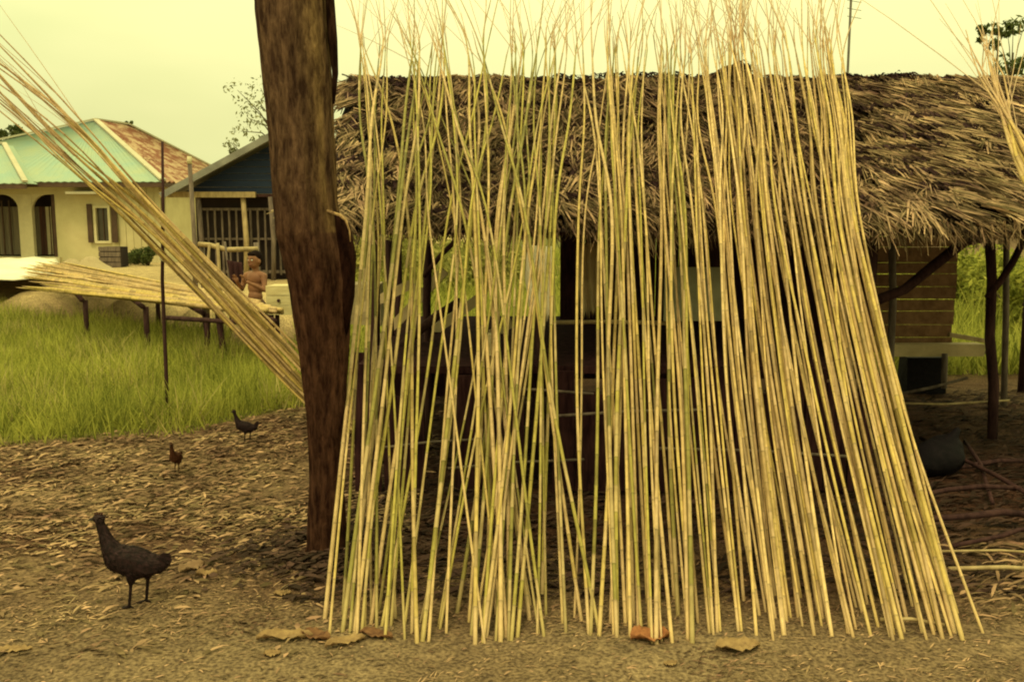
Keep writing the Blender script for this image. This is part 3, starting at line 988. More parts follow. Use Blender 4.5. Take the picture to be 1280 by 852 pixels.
sheet('plastic_sheet', 'torn white sheet hanging in the shed opening behind the middle canes', 'sheet',
      [at(652, 306, 4.90), at(690, 308, 4.90), at(688, 404, 4.88), at(662, 392, 4.88)], M['white_sheet'])
sheet('cloth', 'tan cloth hanging to the right of the torn white sheet', 'cloth',
      [at(722, 304, 5.6), at(748, 304, 5.6), at(752, 396, 5.6), at(726, 400, 5.6)], M['tan_sheet'])
a = at(615, 472, 5.2)
m = MB(); m.box((a.x - .045, 5.15, .742), (a.x + .045, 5.24, .86), jit=0.004)
ob = m.build('carton', M['yellow_board'], origin=(a.x, 5.2, .742)); tag(ob, 'small pale carton standing on the dark plank edge behind the left canes', 'carton')
a = at(465, 400, 7.2)
m = MB(); m.box((a.x - .16, 7.1, .70), (a.x + .09, 7.35, 1.0), jit=0.02)
ob = m.build('straw_bundle', M['straw_mat'], origin=(a.x, 7.2, .70)); tag(ob, 'yellow straw bundle on the shed floor right of the trunk', 'bundle')
# black sack
p = gnd(1171, 592)
root = empty('black_sack', (p.x, p.y, 0), 0.3)
root.scale = (1.1, 1.1, 1.0)
tag(root, 'black bulging plastic sack lying on the dark ground under the right bay', 'sack')
blob('sack', [('e', (0, 0, .10), (.15, .12, .11)), ('e', (.06, .02, .15), (.10, .09, .08)), ('e', (-.07, 0, .08), (.09, .1, .08)), ('l', [(.08, 0, .2), (.12, 0, .26)], [.035, .02])], 0.012, M['plastic_black'], root, 4)
# firewood and fallen branches in the right bay
fw = [((1110, 600), (1290, 585), .016), ((1105, 640), (1275, 628), .014), ((1130, 668), (1290, 655), .018), ((1165, 612), (1150, 690), .012), ((1240, 640), (1205, 560), .012),
      ((1150, 560), (1290, 640), .014), ((1190, 690), (1300, 675), .011)]
for i, (a, b, r) in enumerate(fw):
    p, q = gnd(*a), gnd(*b)
    p.z, q.z = .03 + .02 * (i % 3), .05 + .03 * (i % 2)
    mid = (p + q) / 2 + Vector((random.uniform(-.03, .03), random.uniform(-.05, .05), .02))
    m = MB(); m.tube([p, p.lerp(mid, .5), mid, mid.lerp(q, .5) + Vector((0, .02, .01)), q], r, 6, wob=.15)
    o = m.build('branch', M['dark_wood'], origin=(p.x, p.y, 0), smooth=True)
    tag(o, ['thin dark branch lying highest in the tangle, just below the black sack', 'dark branch lying level across the middle of the right bay tangle', 'thickest dark branch, low in the tangle right of the canes',
            'short dark branch pointing towards the camera beside the cane fan', 'short dark branch propped toward the foot of the shed post', 'long dark branch slanting down right from behind the black sack',
            'dark branch nearest the camera, just behind the thin tan stick'][i], 'branch', 'dead branches under the right bay')
for (a, b, r, lab) in (((1185, 716), (1330, 719), .010, 'pale straight bamboo stick lying on the ground right of the canes'), ((1175, 694), (1330, 698), .006, 'thin tan stick lying just behind the pale straight one'),
                       ((1100, 780), (1180, 787), .007, 'short brown stick on the earth at the feet of the right canes')):
    p, q = gnd(*a), gnd(*b)
    p.z = q.z = .02
    m = MB(); m.tube([p, (p + q) / 2 + Vector((0, .01, .008)), q], r, 7, wob=.05)
    tag(m.build('stick', M['bamboo'], origin=(p.x, p.y, 0), smooth=True), lab, 'stick')
# dark blue-black box in the gap below the boards
a, b = at(1128, 474, 7.9), at(1178, 444, 7.9)
m = MB(); m.box((a.x, 7.8, 0.0), (b.x, 8.0, b.z), jit=0.01)
tag(m.build('water_drum', M['plastic_black'], origin=((a.x + b.x) / 2, 7.9, 0)), 'blue-black bin standing in the gap below the brown boards', 'bin')


# ------------------------------------------------------------------ the canes
CANE_GROUP = 'canes leaning in a fan on the thatched roof'
tints = {'green': [('olive green', (.34, .29, .075)), ('yellow-green', (.44, .37, .095)), ('dull green', (.28, .245, .07)), ('straw yellow', (.54, .40, .15)), ('pale tan', (.58, .42, .21))],
         'warm': [('golden', (.66, .48, .21)), ('tan', (.54, .375, .18)), ('pale straw', (.74, .55, .28)), ('yellow', (.60, .45, .155)), ('brownish', (.42, .29, .135))]}


def cane(path, r0, palette, labels, n_side=7, group=CANE_GROUP, shoot=False, tipr=0.0025, thin_from=0.62):
    """path: list of world points (control); one bamboo-like cane with nodes, internodes of slightly different tone"""
    P = [Vector(p) for p in path]
    # Catmull-Rom through the points
    pts = []
    ext = [P[0] * 2 - P[1]] + P + [P[-1] * 2 - P[-2]]
    for i in range(1, len(ext) - 2):
        for k in range(8):
            t = k / 8
            a, b, c, d = ext[i - 1], ext[i], ext[i + 1], ext[i + 2]
            pts.append(0.5 * ((2 * b) + (c - a) * t + (2 * a - 5 * b + 4 * c - d) * t * t + (3 * b - a - 3 * c + d) * t ** 3))
    pts.append(P[-1])
    # arc length
    S_ = [0]
    for i in range(1, len(pts)): S_.append(S_[-1] + (pts[i] - pts[i - 1]).length)
    T = S_[-1]

    def ev(s):
        s = max(0, min(T, s))
        for i in range(1, len(S_)):
            if S_[i] >= s:
                f = (s - S_[i - 1]) / max(1e-6, S_[i] - S_[i - 1])
                return pts[i - 1].lerp(pts[i], f)
        return pts[-1]
    ring, rad, col = [], [], []
    s = 0
    inter = random.uniform(0.10, 0.22)
    tname, base = random.choice(tints[palette])
    base = np.array(base)
    pale = np.array((.58, .42, .25))
    if callable(labels): labels = labels(tname, r0)
    k = 0
    dx, dy = random.uniform(-.004, .004), 0
    while s < T:
        nxt = min(T, s + inter * random.uniform(.85, 1.15))
        f = s / T
        tone = base * random.uniform(0.90, 1.08)
        if random.random() < (0.34 if f < 0.4 else 0.10): tone = tone * 0.4 + pale * 0.6
        if random.random() < 0.14: tone = tone * 0.68
        if f < 0.02: tone = tone * .6 + pale * .4
        if f > thin_from: tone = tone * .4 + np.array((.60, .41, .27)) * .6
        for (q, rr, tt) in ((s, 1.0, tone), (s + .006, 1.0, tone), (nxt - .012, 0.97, tone), (nxt - .004, 1.12, tone * 0.6)):
            if q > T: continue
            g = q / T
            rad_ = r0 * (1 - 0.12 * g) if g < thin_from - .1 else r0 * (1 - 0.12 * g) * (1 - .50 * (g - thin_from + .1) / .1) if g < thin_from else r0 * .44 * max(0, (1 - (g - thin_from) / (1 - thin_from))) ** 1.3 + tipr
            pp = ev(q) + Vector((dx * math.sin(q * 3), 0, 0))
            if ring and (pp - ring[-1]).length < 1e-4: continue
            ring.append(pp); rad.append(rad_ * rr); col.append(tuple(tt))
        s = nxt
        k += 1
    m = MB()
    m.tube(ring, rad, n_side, cols=col)
    o = m.build('cane', M['cane'], origin=P[0], smooth=True)
    tag(o, labels, 'cane', group)
    if shoot:
        for _ in range(random.choice((1, 1, 2, 3))):
            s0 = T * random.uniform(thin_from - 0.04, 0.9)
            b = ev(s0)
            d = (ev(min(T, s0 + .2)) - b).normalized()
            d = (d + Vector((random.gauss(-.02, .17), random.gauss(0, .15), random.gauss(0.1, .1)))).normalized()
            L = random.uniform(.6, 1.8)
            bend = random.gauss(0, .03)
            q = [b + d * L * t + Vector((bend * t * t, 0, -0.06 * L * t * t)) for t in (0, .25, .5, .75, 1)]
            m = MB(); m.tube(q, [.0026, .0023, .0019, .0014, .0008], 4, cap=False)
            m.build('side_shoot', M['twig_pale'], o)
    return o


def xlerp(t, a):
    return float(np.interp(t, [i / (len(a) - 1) for i in range(len(a))], a))


def fan(n, b0, b1, e0, e1, t0, t1, palette, jb, je, jt, labf, shoots=.45, bowed=0.0, order=0):
    """n canes: foot px b0..b1, px at eave e0..e1 (y 300), px at ridge t0..t1 (y 110)"""
    for i in range(n):
        u = (i + .5) / n if i in (0, n - 1) else random.choice(((i + random.random()) / n, random.random()))
        bx = b0 + (b1 - b0) * u + random.gauss(0, jb) * (i not in (0, n - 1))
        ex = e0 + (e1 - e0) * u + random.gauss(0, je) * (i not in (0, n - 1))
        tx = t0 + (t1 - t0) * u + (ex - (e0 + (e1 - e0) * u)) * 1.6 + random.gauss(0, jt) * (i not in (0, n - 1))
        by = random.choice((random.uniform(788, 806), random.uniform(776, 800), random.uniform(745, 785)))
        if i == 0 or i == n - 1: by = 793
        foot = gnd(bx, by)
        foot.z = z_at(foot.x, foot.y) - .004
        if palette == 'green':
            bx, ex, tx = max(bx, 406), max(ex, 458 + .12 * (max(bx, 406) - 406)), max(tx, 452)
            foot = gnd(bx, by); foot.z = z_at(foot.x, foot.y) - .004
        # layering: canes lie on one another along the eave
        lay = random.uniform(0, 0.20)
        eY, eZ = EY - 0.13 - lay, None
        Eh = at(ex, 300, eY)
        Ez = EZ + 0.03 + random.uniform(0.0, .10)
        # choose point at the eave: keep px, set the height
        kk = (eY)
        E = Vector((at(ex, 275 - (Ez - CAMZ) * F / eY, eY).x, eY, Ez))
        rY = RY - random.uniform(-.05, .15)
        rz = RZ + 0.17 + random.uniform(0, .12)
        T = Vector((at(tx, 110, rY).x, rY, rz))
        # middle between foot and eave with the bow
        Mi = foot.lerp(E, .5)
        mx_ = (bx + ex) / 2
        Mi = Mi + Vector((bowed * random.uniform(.4, 1.1) + random.gauss(0, .012), 0, -.012 + random.uniform(-.012, .01)))
        d = (T - E).normalized()
        top = random.choice((0.35, 0.5, 0.7, 1.0, 1.5, 2.1))* random.uniform(.8, 1.15)
        lean = (T.x - E.x) / (T - E).length * .35 + random.gauss(-.02, .11)
        E2 = E.lerp(T, .5) + Vector((0, 0, .0))
        tip1 = T + d * top * .5 + Vector((lean * top * .42, 0, .03 * top))
        tip2 = T + d * top + Vector((lean * top * 1.0, 0, random.uniform(.0, .06) * top))
        total = 4.2
        thin = (foot - T).length / ((foot - T).length + top)
        sag = Vector((random.gauss(0, .022), 0, 0))
        cane([foot, Mi, E, E2 + sag, T, tip1, tip2], random.choice((random.uniform(.0048, .0070), random.uniform(.0062, .0094))), palette, lambda tn, r_: labf(bx, i, n, tn, ex - bx, r_), shoot=random.random() < shoots, tipr=.0018, thin_from=thin - 0.01)


def wording(place):
    def f(bx, i, n, tone, run, r):
        th = 'thin' if r < .0062 else ('thick' if r > .0079 else 'medium')
        ln = 'leaning right' if run > 28 else ('leaning left' if run < -28 else 'nearly upright')
        return '%s %s cane %s, %s' % (th, tone, ln, place(bx))
    return f


def place_of(bx):
    for lim, t in ((445, 'its foot among the curled leaves by the trunk'), (485, 'its foot just right of the curled leaves'), (530, 'its foot below the left shed post'),
                   (575, 'its foot below the dark forked brace'), (625, 'its foot below the small carton'), (665, 'its foot below the gap left of the white sheet'),
                   (705, 'its foot below the torn white sheet'), (745, 'its foot below the tan cloth'), (790, 'its foot left of the orange leaf'),
                   (835, 'its foot behind the orange leaf'), (890, 'its foot between orange and yellow leaf'), (945, 'its foot behind the yellow leaf'),
                   (1000, 'its foot right of the yellow leaf'), (1060, 'its foot left of the short brown stick'), (1120, 'its foot at the short brown stick'),
                   (1180, 'its foot right of the short brown stick')):
        if bx < lim: return t
    return 'its foot among the rightmost few'


W = wording(place_of)


def lab_left(bx, i, n, tone, run, r):
    if i == 0: return 'leftmost cane of the fan, its foot in brown leaves right of the trunk'
    return W(bx, i, n, tone, run, r)


def lab_right(bx, i, n, tone, run, r):
    if i == n - 1: return 'outermost right cane of the fan, its foot apart from all others'
    if i == n - 2: return 'second cane from the right edge of the fan, beside the outermost'
    return W(bx, i, n, tone, run, r)


fan(36, 408, 650, 463, 692, 482, 696, 'green', 7, 26, 15, lab_left)
fan(16, 440, 640, 455, 600, 450, 590, 'green', 16, 28, 24, W, shoots=.8)
fan(7, 620, 760, 560, 665, 500, 610, 'green', 10, 14, 14, W, shoots=.7)
fan(32, 668, 900, 680, 868, 685, 858, 'green', 8, 13, 12, W)
fan(12, 760, 930, 745, 880, 735, 865, 'warm', 8, 10, 10, W)
fan(70, 925, 1195, 880, 1068, 862, 1038, 'warm', 12, 8, 10, W, bowed=-.02)
fan(9, 1110, 1236, 1035, 1078, 1005, 1046, 'warm', 4, 3, 3, lab_right, bowed=-.06)

# the bundle leaning out to the left behind the trunk
BG = 'canes leaning in a bundle out to the left behind the trunk'
for i in range(18):
    u = i / 17
    b = at(432 + random.uniform(-8, 14) + 8 * u, 552 - 26 * u, 6.35 + random.uniform(-.08, .12))
    b.z = 0.012 + 0.03 * (i // 6)
    m1 = at(370, 497 - 60 * u + random.uniform(-4, 4), 6.40 + random.uniform(-.06, .10))
    m2 = at(205, 325 - 62 * u + random.uniform(-8, 8), 6.46 + random.uniform(-.05, .10))
    m3 = at(70 + random.uniform(-10, 10), 200 - 76 * u + random.uniform(-12, 12), 6.4 + random.uniform(-.1, .15))
    t = at(-110 + random.uniform(-40, 20), 40 - 70 * u + random.uniform(-30, 25), 6.3)
    b_i = i
    lb = 'lowest cane of the bundle leaning out left behind the trunk' if i == 0 else ('topmost cane of the bundle leaning out left behind the trunk' if i == 17 else (lambda tn, r_, u=u: '%s %s cane in the %s layer of the bundle behind the trunk' % ('slender' if r_ < .0122 else 'stout', tn, 'lower' if u < .34 else ('middle' if u < .67 else 'upper'))))
    cane([b, m1, m2, m3, t], random.uniform(.0075, .0115), 'warm', lb, shoot=random.random() < .6, thin_from=.66, group=BG)

# canes entering at the right edge
RG = 'canes slanting down out of the right edge'
for i in range(9):
    u = i / 8
    p0 = at(1232 - 14 * u + random.uniform(-12, 12), 30 + 30 * random.random(), 5.6)
    p1 = at(1247 - 8 * u + random.uniform(-14, 14), 105 + random.uniform(-6, 6), 5.2)
    p2 = at(1290 + 22 * u - 12 + random.uniform(-8, 8), 215 + random.uniform(-12, 12), 4.7)
    p3 = Vector((3.0 + .2 * u + random.uniform(-.05, .05), 3.7, 0.0))
    p3.z = z_at(p3.x, p3.y)
    lb = lambda tn, r_, u=u: '%s %s cane slanting out at the right edge, %s of that group' % ('slender' if r_ < .0105 else 'stout', tn, 'right part' if u < .34 else ('middle' if u < .67 else 'left part'))
    cane([p3, p3.lerp(p2, .5) + Vector((.05, 0, 0)), p2, p1, p0], random.uniform(.010, .013), 'warm', lb, shoot=True, thin_from=.72, group=RG)


# ------------------------------------------------------------------ big leaves at the feet of the canes
def big_leaf(px, py, ln, wd, ang, mat, label, curl=.25, cat='leaf', name='dry_leaf'):
    p = gnd(px, py)
    z0 = z_at(p.x, p.y) + .006
    root_loc = (p.x, p.y, z0)
    nx, ny = 12, 6
    m = MB()
    ca, sa = math.cos(ang), math.sin(ang)
    for j in range(ny + 1):
        for i in range(nx + 1):
            u, v = i / nx, j / ny * 2 - 1
            half = wd / 2 * (math.sin(math.pi * min(1, u * 0.97 + .02)) ** .75) * (1 + .12 * math.sin(u * 19))
            x, y = (u - .5) * ln, v * half
            z = .6 * curl * wd * (v * v) * (1 + .5 * math.sin(u * 9)) + .12 * ln * math.sin(u * math.pi * 1.2) * curl + .004 * math.sin(u * 31 + v * 4)
            m.v.append((p.x + x * ca - y * sa, p.y + x * sa + y * ca, z0 + z))
    for j in range(ny):
        for i in range(nx):
            m.f.append((j * (nx + 1) + i, j * (nx + 1) + i + 1, (j + 1) * (nx + 1) + i + 1, (j + 1) * (nx + 1) + i))
    o = m.build(name, mat, origin=root_loc, smooth=True)
    md = o.modifiers.new('thickness', 'SOLIDIFY'); md.thickness = .001
    tag(o, label, cat)


big_leaf(356, 797, .20, .07, .1, M['leaf_yellow'], 'long curled tan leaf lying left of the first cane', .35)
big_leaf(395, 796, .12, .07, -.4, M['leaf_brown'], 'dark curled leaf overlapping the foot of the leftmost canes', .3)
big_leaf(432, 806, .15, .06, .5, M['leaf_yellow'], 'pale crumpled leaf below the leftmost canes', .3)
big_leaf(470, 797, .13, .06, -.3, M['leaf_brown'], 'brown crumpled leaf behind the feet of the left canes', .3)
big_leaf(812, 800, .14, .11, .15, M['leaf_orange'], 'broad orange dead leaf at the feet of the middle canes', .3)
big_leaf(922, 812, .16, .10, .1, M['leaf_yellow'], 'large smooth yellow leaf at the feet of the right canes', .18)
big_leaf(838, 831, .05, .035, .3, M['leaf_yellow'], 'small pale leaf chip on the earth in front of the canes', .1)
big_leaf(15, 815, .14, .05, .1, M['leaf_yellow'], 'pale leaf on the earth in the lower left corner', .1)
big_leaf(340, 819, .06, .05, .1, M['leaf_yellow'], 'small yellow leaf on the earth below the long curled tan one', .15)
big_leaf(353, 742, .07, .05, .1, M['leaf_yellow'], 'pale leaf lying at the foot of the trunk', .2)
big_leaf(258, 722, .09, .05, .2, M['leaf_yellow'], 'pale upturned leaf right of the black hen', .5)
big_leaf(240, 712, .12, .09, .9, M['litter'], 'broad tan husk just behind the tail of the black hen', .3)


# ------------------------------------------------------------------ hens
def hen(name, loc, rz, sc, mat, label, neck='up', tail_up=0.0, cat='hen'):
    root = empty(name, loc, rz)
    root.scale = (sc, sc, sc)
    tag(root, label, cat)
    # looks along -X; unit: about 0.37 m tall
    E = Matrix.Rotation
    B = [('e', (0.0, 0, .178), (.098, .058, .060), E(R(14), 3, 'Y')),
         ('e', (-.052, 0, .192), (.058, .050, .055)),
         ('e', (.055, 0, .172), (.07, .044, .042), E(R(12), 3, 'Y')),
         ('l', [(-.07, 0, .205), (-.098, 0, .26), (-.114, 0, .31), (-.124, 0, .345)], [.044, .027, .0185, .0165]),
         ('e', (-.127, 0, .352), (.024, .018, .0175)),
         ('l', [(.08, 0, .172), (.115, 0, .172 + tail_up * .4), (.140, 0, .176 + tail_up)], [.032, .021, .008])]
    for s in (-1, 1):
        f = -.018 if s < 0 else .026
        B.append(('l', [(.012 + f * .3, s * .026, .15), (f + .016, s * .028, .108)], [.030, .014]))
        B.append(('l', [(f + .016, s * .028, .108), (f + .004, s * .028, .008)], [.0078, .0066]))
        for a in (-.5, 0, .5, math.pi):
            ln = .034 if a != math.pi else .018
            B.append(('l', [(f + .004, s * .028, .007), (f + .004 - ln * math.cos(a), s * .028 + ln * math.sin(a), .004)], [.0055, .0038]))
    body = blob('body', B, .0042, mat, root, 4)
    pl = body.data
    cn = np.array([tuple(p_.center) for p_ in pl.polygons]); nm = np.array([tuple(p_.normal) for p_ in pl.polygons])
    ok = np.where((cn[:, 2] > .118) & (cn[:, 0] > -.135) & (cn[:, 0] < .125))[0]
    pick = rng.choice(ok, min(1500, len(ok)), replace=False)
    back = np.tile(np.array([[.9, 0, -.35]]), (len(pick), 1)) + rng.normal(0, .18, (len(pick), 3))
    back[cn[pick, 2] > .235] = np.array([.35, 0, -.9])
    nb = nm[pick]
    back -= nb * (back * nb).sum(1)[:, None]
    back /= np.linalg.norm(back, axis=1)[:, None]
    sdv = np.cross(back, nb)
    dv = back + nb * rng.uniform(.02, .14, len(pick))[:, None]
    V_, Q_ = ribbons(cn[pick] + nb * .0005, dv, sdv, rng.uniform(.010, .022, len(pick)), rng.uniform(.005, .010, len(pick)), np.zeros(len(pick)), segs=2, taper=.4)
    fo = np_mesh('plumage', V_, Q_, mat, parent=root); fo['kind'] = 'stuff'
    for s in (-1, 1):
        m = MB()
        # folded wing: overlapping feather blades
        for k in range(7):
            t = k / 6
            a0 = Vector((-.045 + .012 * k, s * (.054 - .001 * k), .205 - .006 * k))
            a1 = Vector((.045 + .010 * k, s * (.050 - .002 * k), .180 - .004 * k))
            wv = Vector((0, 0, .016))
            mid = (a0 + a1) / 2 + Vector((0, s * .007, 0))
            n0 = len(m.v)
            m.v += [tuple(a0 + wv * .4), tuple(a0 - wv * .6), tuple(mid + wv), tuple(mid - wv), tuple(a1 + wv * .3), tuple(a1 - wv * .3)]
            m.f += [(n0, n0 + 1, n0 + 3, n0 + 2), (n0 + 2, n0 + 3, n0 + 5, n0 + 4)]
        me = m.build('wing', mat); me.parent = root
    m = MB()
    for k in range(9):
        a = (k - 4) * .13
        up = .02 * (k % 3 - 1)
        b = Vector((.075, .012 * (k - 4) / 4, .178))
        tip = Vector((.150 - abs(k - 4) * .004, .03 * math.sin(a * 2), .186 + tail_up * 1.15 + up * .55))
        mid = b.lerp(tip, .6) + Vector((0, 0, .006))
        n0 = len(m.v)
        for q, wd in ((b, .008), (mid, .012), (tip, .005)):
            m.v += [tuple(q + Vector((0, 0, wd))), tuple(q - Vector((0, 0, wd)))]
        m.f += [(n0, n0 + 1, n0 + 3, n0 + 2), (n0 + 2, n0 + 3, n0 + 5, n0 + 4)]
    t = m.build('tail', mat); t.parent = root
    m = MB(); m.tube([(-.146, 0, .351), (-.158, 0, .348), (-.168, 0, .343)], [.007, .005, .001], 6); t = m.build('beak', M['chick_leg']); t.parent = root
    m = MB()
    for k in range(4):
        m.box((-.142 + k * .009, -.002, .365), (-.136 + k * .009, .002, .376 + .003 * (k == 1)), jit=.001)
    t = m.build('comb', M['comb']); t.parent = root
    for s in (-1, 1):
        e = blob('eye', [('e', (-.134, s * .0165, .355), (.003, .002, .003))], .0012, M['eye_dark'], root, 0)
    return root


p = gnd(170, 758)
hen('hen', (p.x, p.y, z_at(p.x, p.y) + .001), R(0), 1.0, M['feather_black'], 'black hen standing with raised neck on the earth in the left foreground')
p = gnd(308, 554)
hen('hen', (p.x, p.y, z_at(p.x, p.y) + .001), R(0), .60, M['feather_black'], 'small black pullet with raised tail at the edge of the grass', tail_up=.035)
p = gnd(221, 592)
hen('hen', (p.x, p.y, z_at(p.x, p.y) + .001), R(90), .54, M['feather_brown'], 'small brown pullet seen end on, walking on the leaf litter', tail_up=.01)


# ------------------------------------------------------------------ thin stake, posts, bench, rail
def stick(name, pts, r, mat, label, cat, n=7, group=None, wob=.05):
    pts = [Vector(p) for p in pts]
    m = MB(); m.tube(pts, r, n, wob=wob)
    lo = min(pts, key=lambda q: q.z)
    return tag(m.build(name, mat, origin=(lo.x, lo.y, lo.z), smooth=True), label, cat, group)


b = at(210, 520, 6.8)
stick('stake', [(b.x, b.y, -.05), at(208, 470, 6.8), at(203, 350, 6.8), at(204, 260, 6.8), at(203, 177, 6.8)], [.016, .015, .013, .012, .009], M['dark_wood'], 'tall thin dark stake standing in the grass before the cane bundle', 'stake')
tie = MB(); q = at(204, 322, 6.77)
tie.tube([q + Vector((-.02, 0, .03)), q + Vector((0, -.02, 0)), q + Vector((.02, 0, -.03))], [.012, .024, .01], 7, wob=.2)
tag(tie.build('cloth_knot', M['white_sheet'], origin=q, smooth=True), 'small pale rag knotted round the thin dark stake', 'rag')
b = at(237, 205, 15)
gz = z_at(b.x, 15)
root = empty('fence_post', (b.x, 15, gz)); tag(root, 'grey post with a pale cap left of the navy gable', 'post')
m = MB(); m.tube([(b.x, 15, gz - .05), (b.x + .03, 15, 1.0), (b.x, 15, b.z)], [.045, .04, .035], 8, wob=.06); m.build('post', M['grey_wood'], root, smooth=True)
m = MB(); m.tube([(b.x, 15, b.z), (b.x, 15, b.z + .12)], [.04, .036], 8); m.build('cap', M['cream_trim'], root, smooth=True)

# low rack with canes laid out to dry, running back from the grass to the sand
ZR = .60
def onp(px, py, z=ZR):
    q = gnd(px, py, z)
    return q
NR, NL = onp(345, 394), onp(95, 368)      # near edge, right and left
FR, FL = onp(300, 376), onp(60, 331)
root = empty('drying_rack', (NR.x - .3, NR.y + .2, 0)); tag(root, 'low rack of dark poles in the grass carrying the laid-out canes', 'rack')
for (px, lean) in ((270, .07), (318, .03)):
    x = at(px, 385, 9.3).x
    m = MB(); m.tube([(x, 9.35, ZR - .03), (x + lean * .5, 9.33, .3), (x + lean, 9.35, -.05)], [.034, .034, .038], 8, wob=.08); m.build('leg', M['dark_wood'], root, smooth=True)
for t in (.0, .3, .6, .95):
    p, q = NR.lerp(NL, t), FR.lerp(FL, t)
    m = MB(); m.tube([p + Vector((0, -.06, -.05)), q + Vector((0, .1, -.05))], .03, 8, wob=.05); m.build('cross_pole', M['dark_wood'], root, smooth=True)
    if t > 0:
        for e in (p, q):
            m = MB(); m.tube([e + Vector((0, .02, -.06)), (e.x, e.y + .02, z_at(e.x, e.y) - .05)], .032, 7, wob=.06); m.build('leg', M['dark_wood'], root, smooth=True)
m = MB(); m.tube([NR + Vector((0, -.03, -.085)), onp(205, 386) + Vector((0, -.03, -.085))], .024, 8); m.build('edge_pole', M['dark_wood'], root, smooth=True)
for i in range(66):
    u = (i + random.uniform(.1, .9)) / 66
    r = NR.lerp(FR, u) + Vector((random.uniform(-.25, .12), 0, random.uniform(0, .05)))
    l = NL.lerp(FL, u) + Vector((random.uniform(-.5, .5), 0, random.uniform(0, .05)))
    r.z = ZR + .0 + random.uniform(0, .05); l.z = ZR + random.uniform(0, .07)
    mid = r.lerp(l, .5) + Vector((0, random.uniform(-.05, .05), random.uniform(-.02, .015)))
    part = 'near edge' if u < .25 else ('front half' if u < .5 else ('back half' if u < .75 else 'far edge'))
    cane([r, mid, l, l + (l - mid).normalized() * .5], random.uniform(.016, .028), 'warm', (lambda tn, r_, part=part: '%s %s cane lying flat on the low rack, at its %s' % ('slender' if r_ < .021 else 'stout', tn, part)), n_side=5, group='canes laid flat on the low rack to dry', thin_from=.95)
# mats leaning below it
# pale wooden crate / board
a, b = at(333, 394, 9.9), at(364, 357, 9.9)
root = empty('board_table', ((a.x + b.x) / 2, 10.05, 0)); tag(root, 'pale yellow wooden box raised on short legs beside the trunk', 'box')
hh = (b.z - a.z) / 3
for k in range(3):
    m = MB(); m.box((a.x, 9.9, a.z + hh * k + .004), (b.x + .25, 9.925, a.z + hh * (k + 1)), jit=.002); m.build('board', M['yellow_board'], root)
m = MB(); m.box((a.x + .01, 9.93, a.z + .006), (b.x + .24, 10.25, b.z - .006)); m.build('body', M['yellow_board'], root)
m = MB(); m.tube([((a.x + b.x) / 2 - .0, 9.899, a.z + .16), ((a.x + b.x) / 2, 9.885, a.z + .16)], .018, 8); m.build('knob', M['dark_wood'], root)
for x in (a.x + .04, b.x + .2):
    for y in (9.96, 10.2):
        m = MB(); m.box((x - .02, y - .02, -.03), (x + .02, y + .02, a.z + .006)); m.build('leg', M['dark_wood'], root)

# rail fence with sticks and cloth, before the navy house
Yf = 11.6
root = empty('rail_fence', (at(285, 400, Yf).x, Yf, .1)); tag(root, 'crude rail of pale poles behind the child before the dark slatted house', 'fence')
m = MB(); m.tube([at(248, 305, Yf), at(262, 306, Yf), at(283, 312, Yf), at(322, 311, Yf)], .032, 7, wob=.05); m.build('rail', M['bamboo'], root, smooth=True)
for px, tilt in ((262, -3), (272, 4), (281, 5)):
    p0 = at(px, 303 + random.uniform(-3, 3), Yf - .03); q = at(px + tilt, 372, Yf - .03)
    m = MB(); m.tube([p0, (p0 + q) / 2 + Vector((random.uniform(-.02, .02), 0, 0)), Vector((q.x, Yf, z_at(q.x, Yf) - .05))], random.uniform(.014, .022), 6, wob=.08); m.build('picket', M['grey_wood'] if px % 2 else M['bamboo'], root, smooth=True)
for px in (252, 320):
    p0 = at(px, 303, Yf + .05)
    m = MB(); m.tube([p0, (p0.x, Yf + .05, z_at(p0.x, Yf) - .05)], .035, 7, wob=.06); m.build('post', M['grey_wood'], root, smooth=True)
sheet('maroon_cloth', 'dark maroon cloth hanging on the pale rail at the child\'s hands', 'cloth',
      [at(283, 325, 11.2), at(303, 328, 11.2), at(306, 364, 11.2), at(289, 360, 11.2)], M['maroon_cloth'], .03)


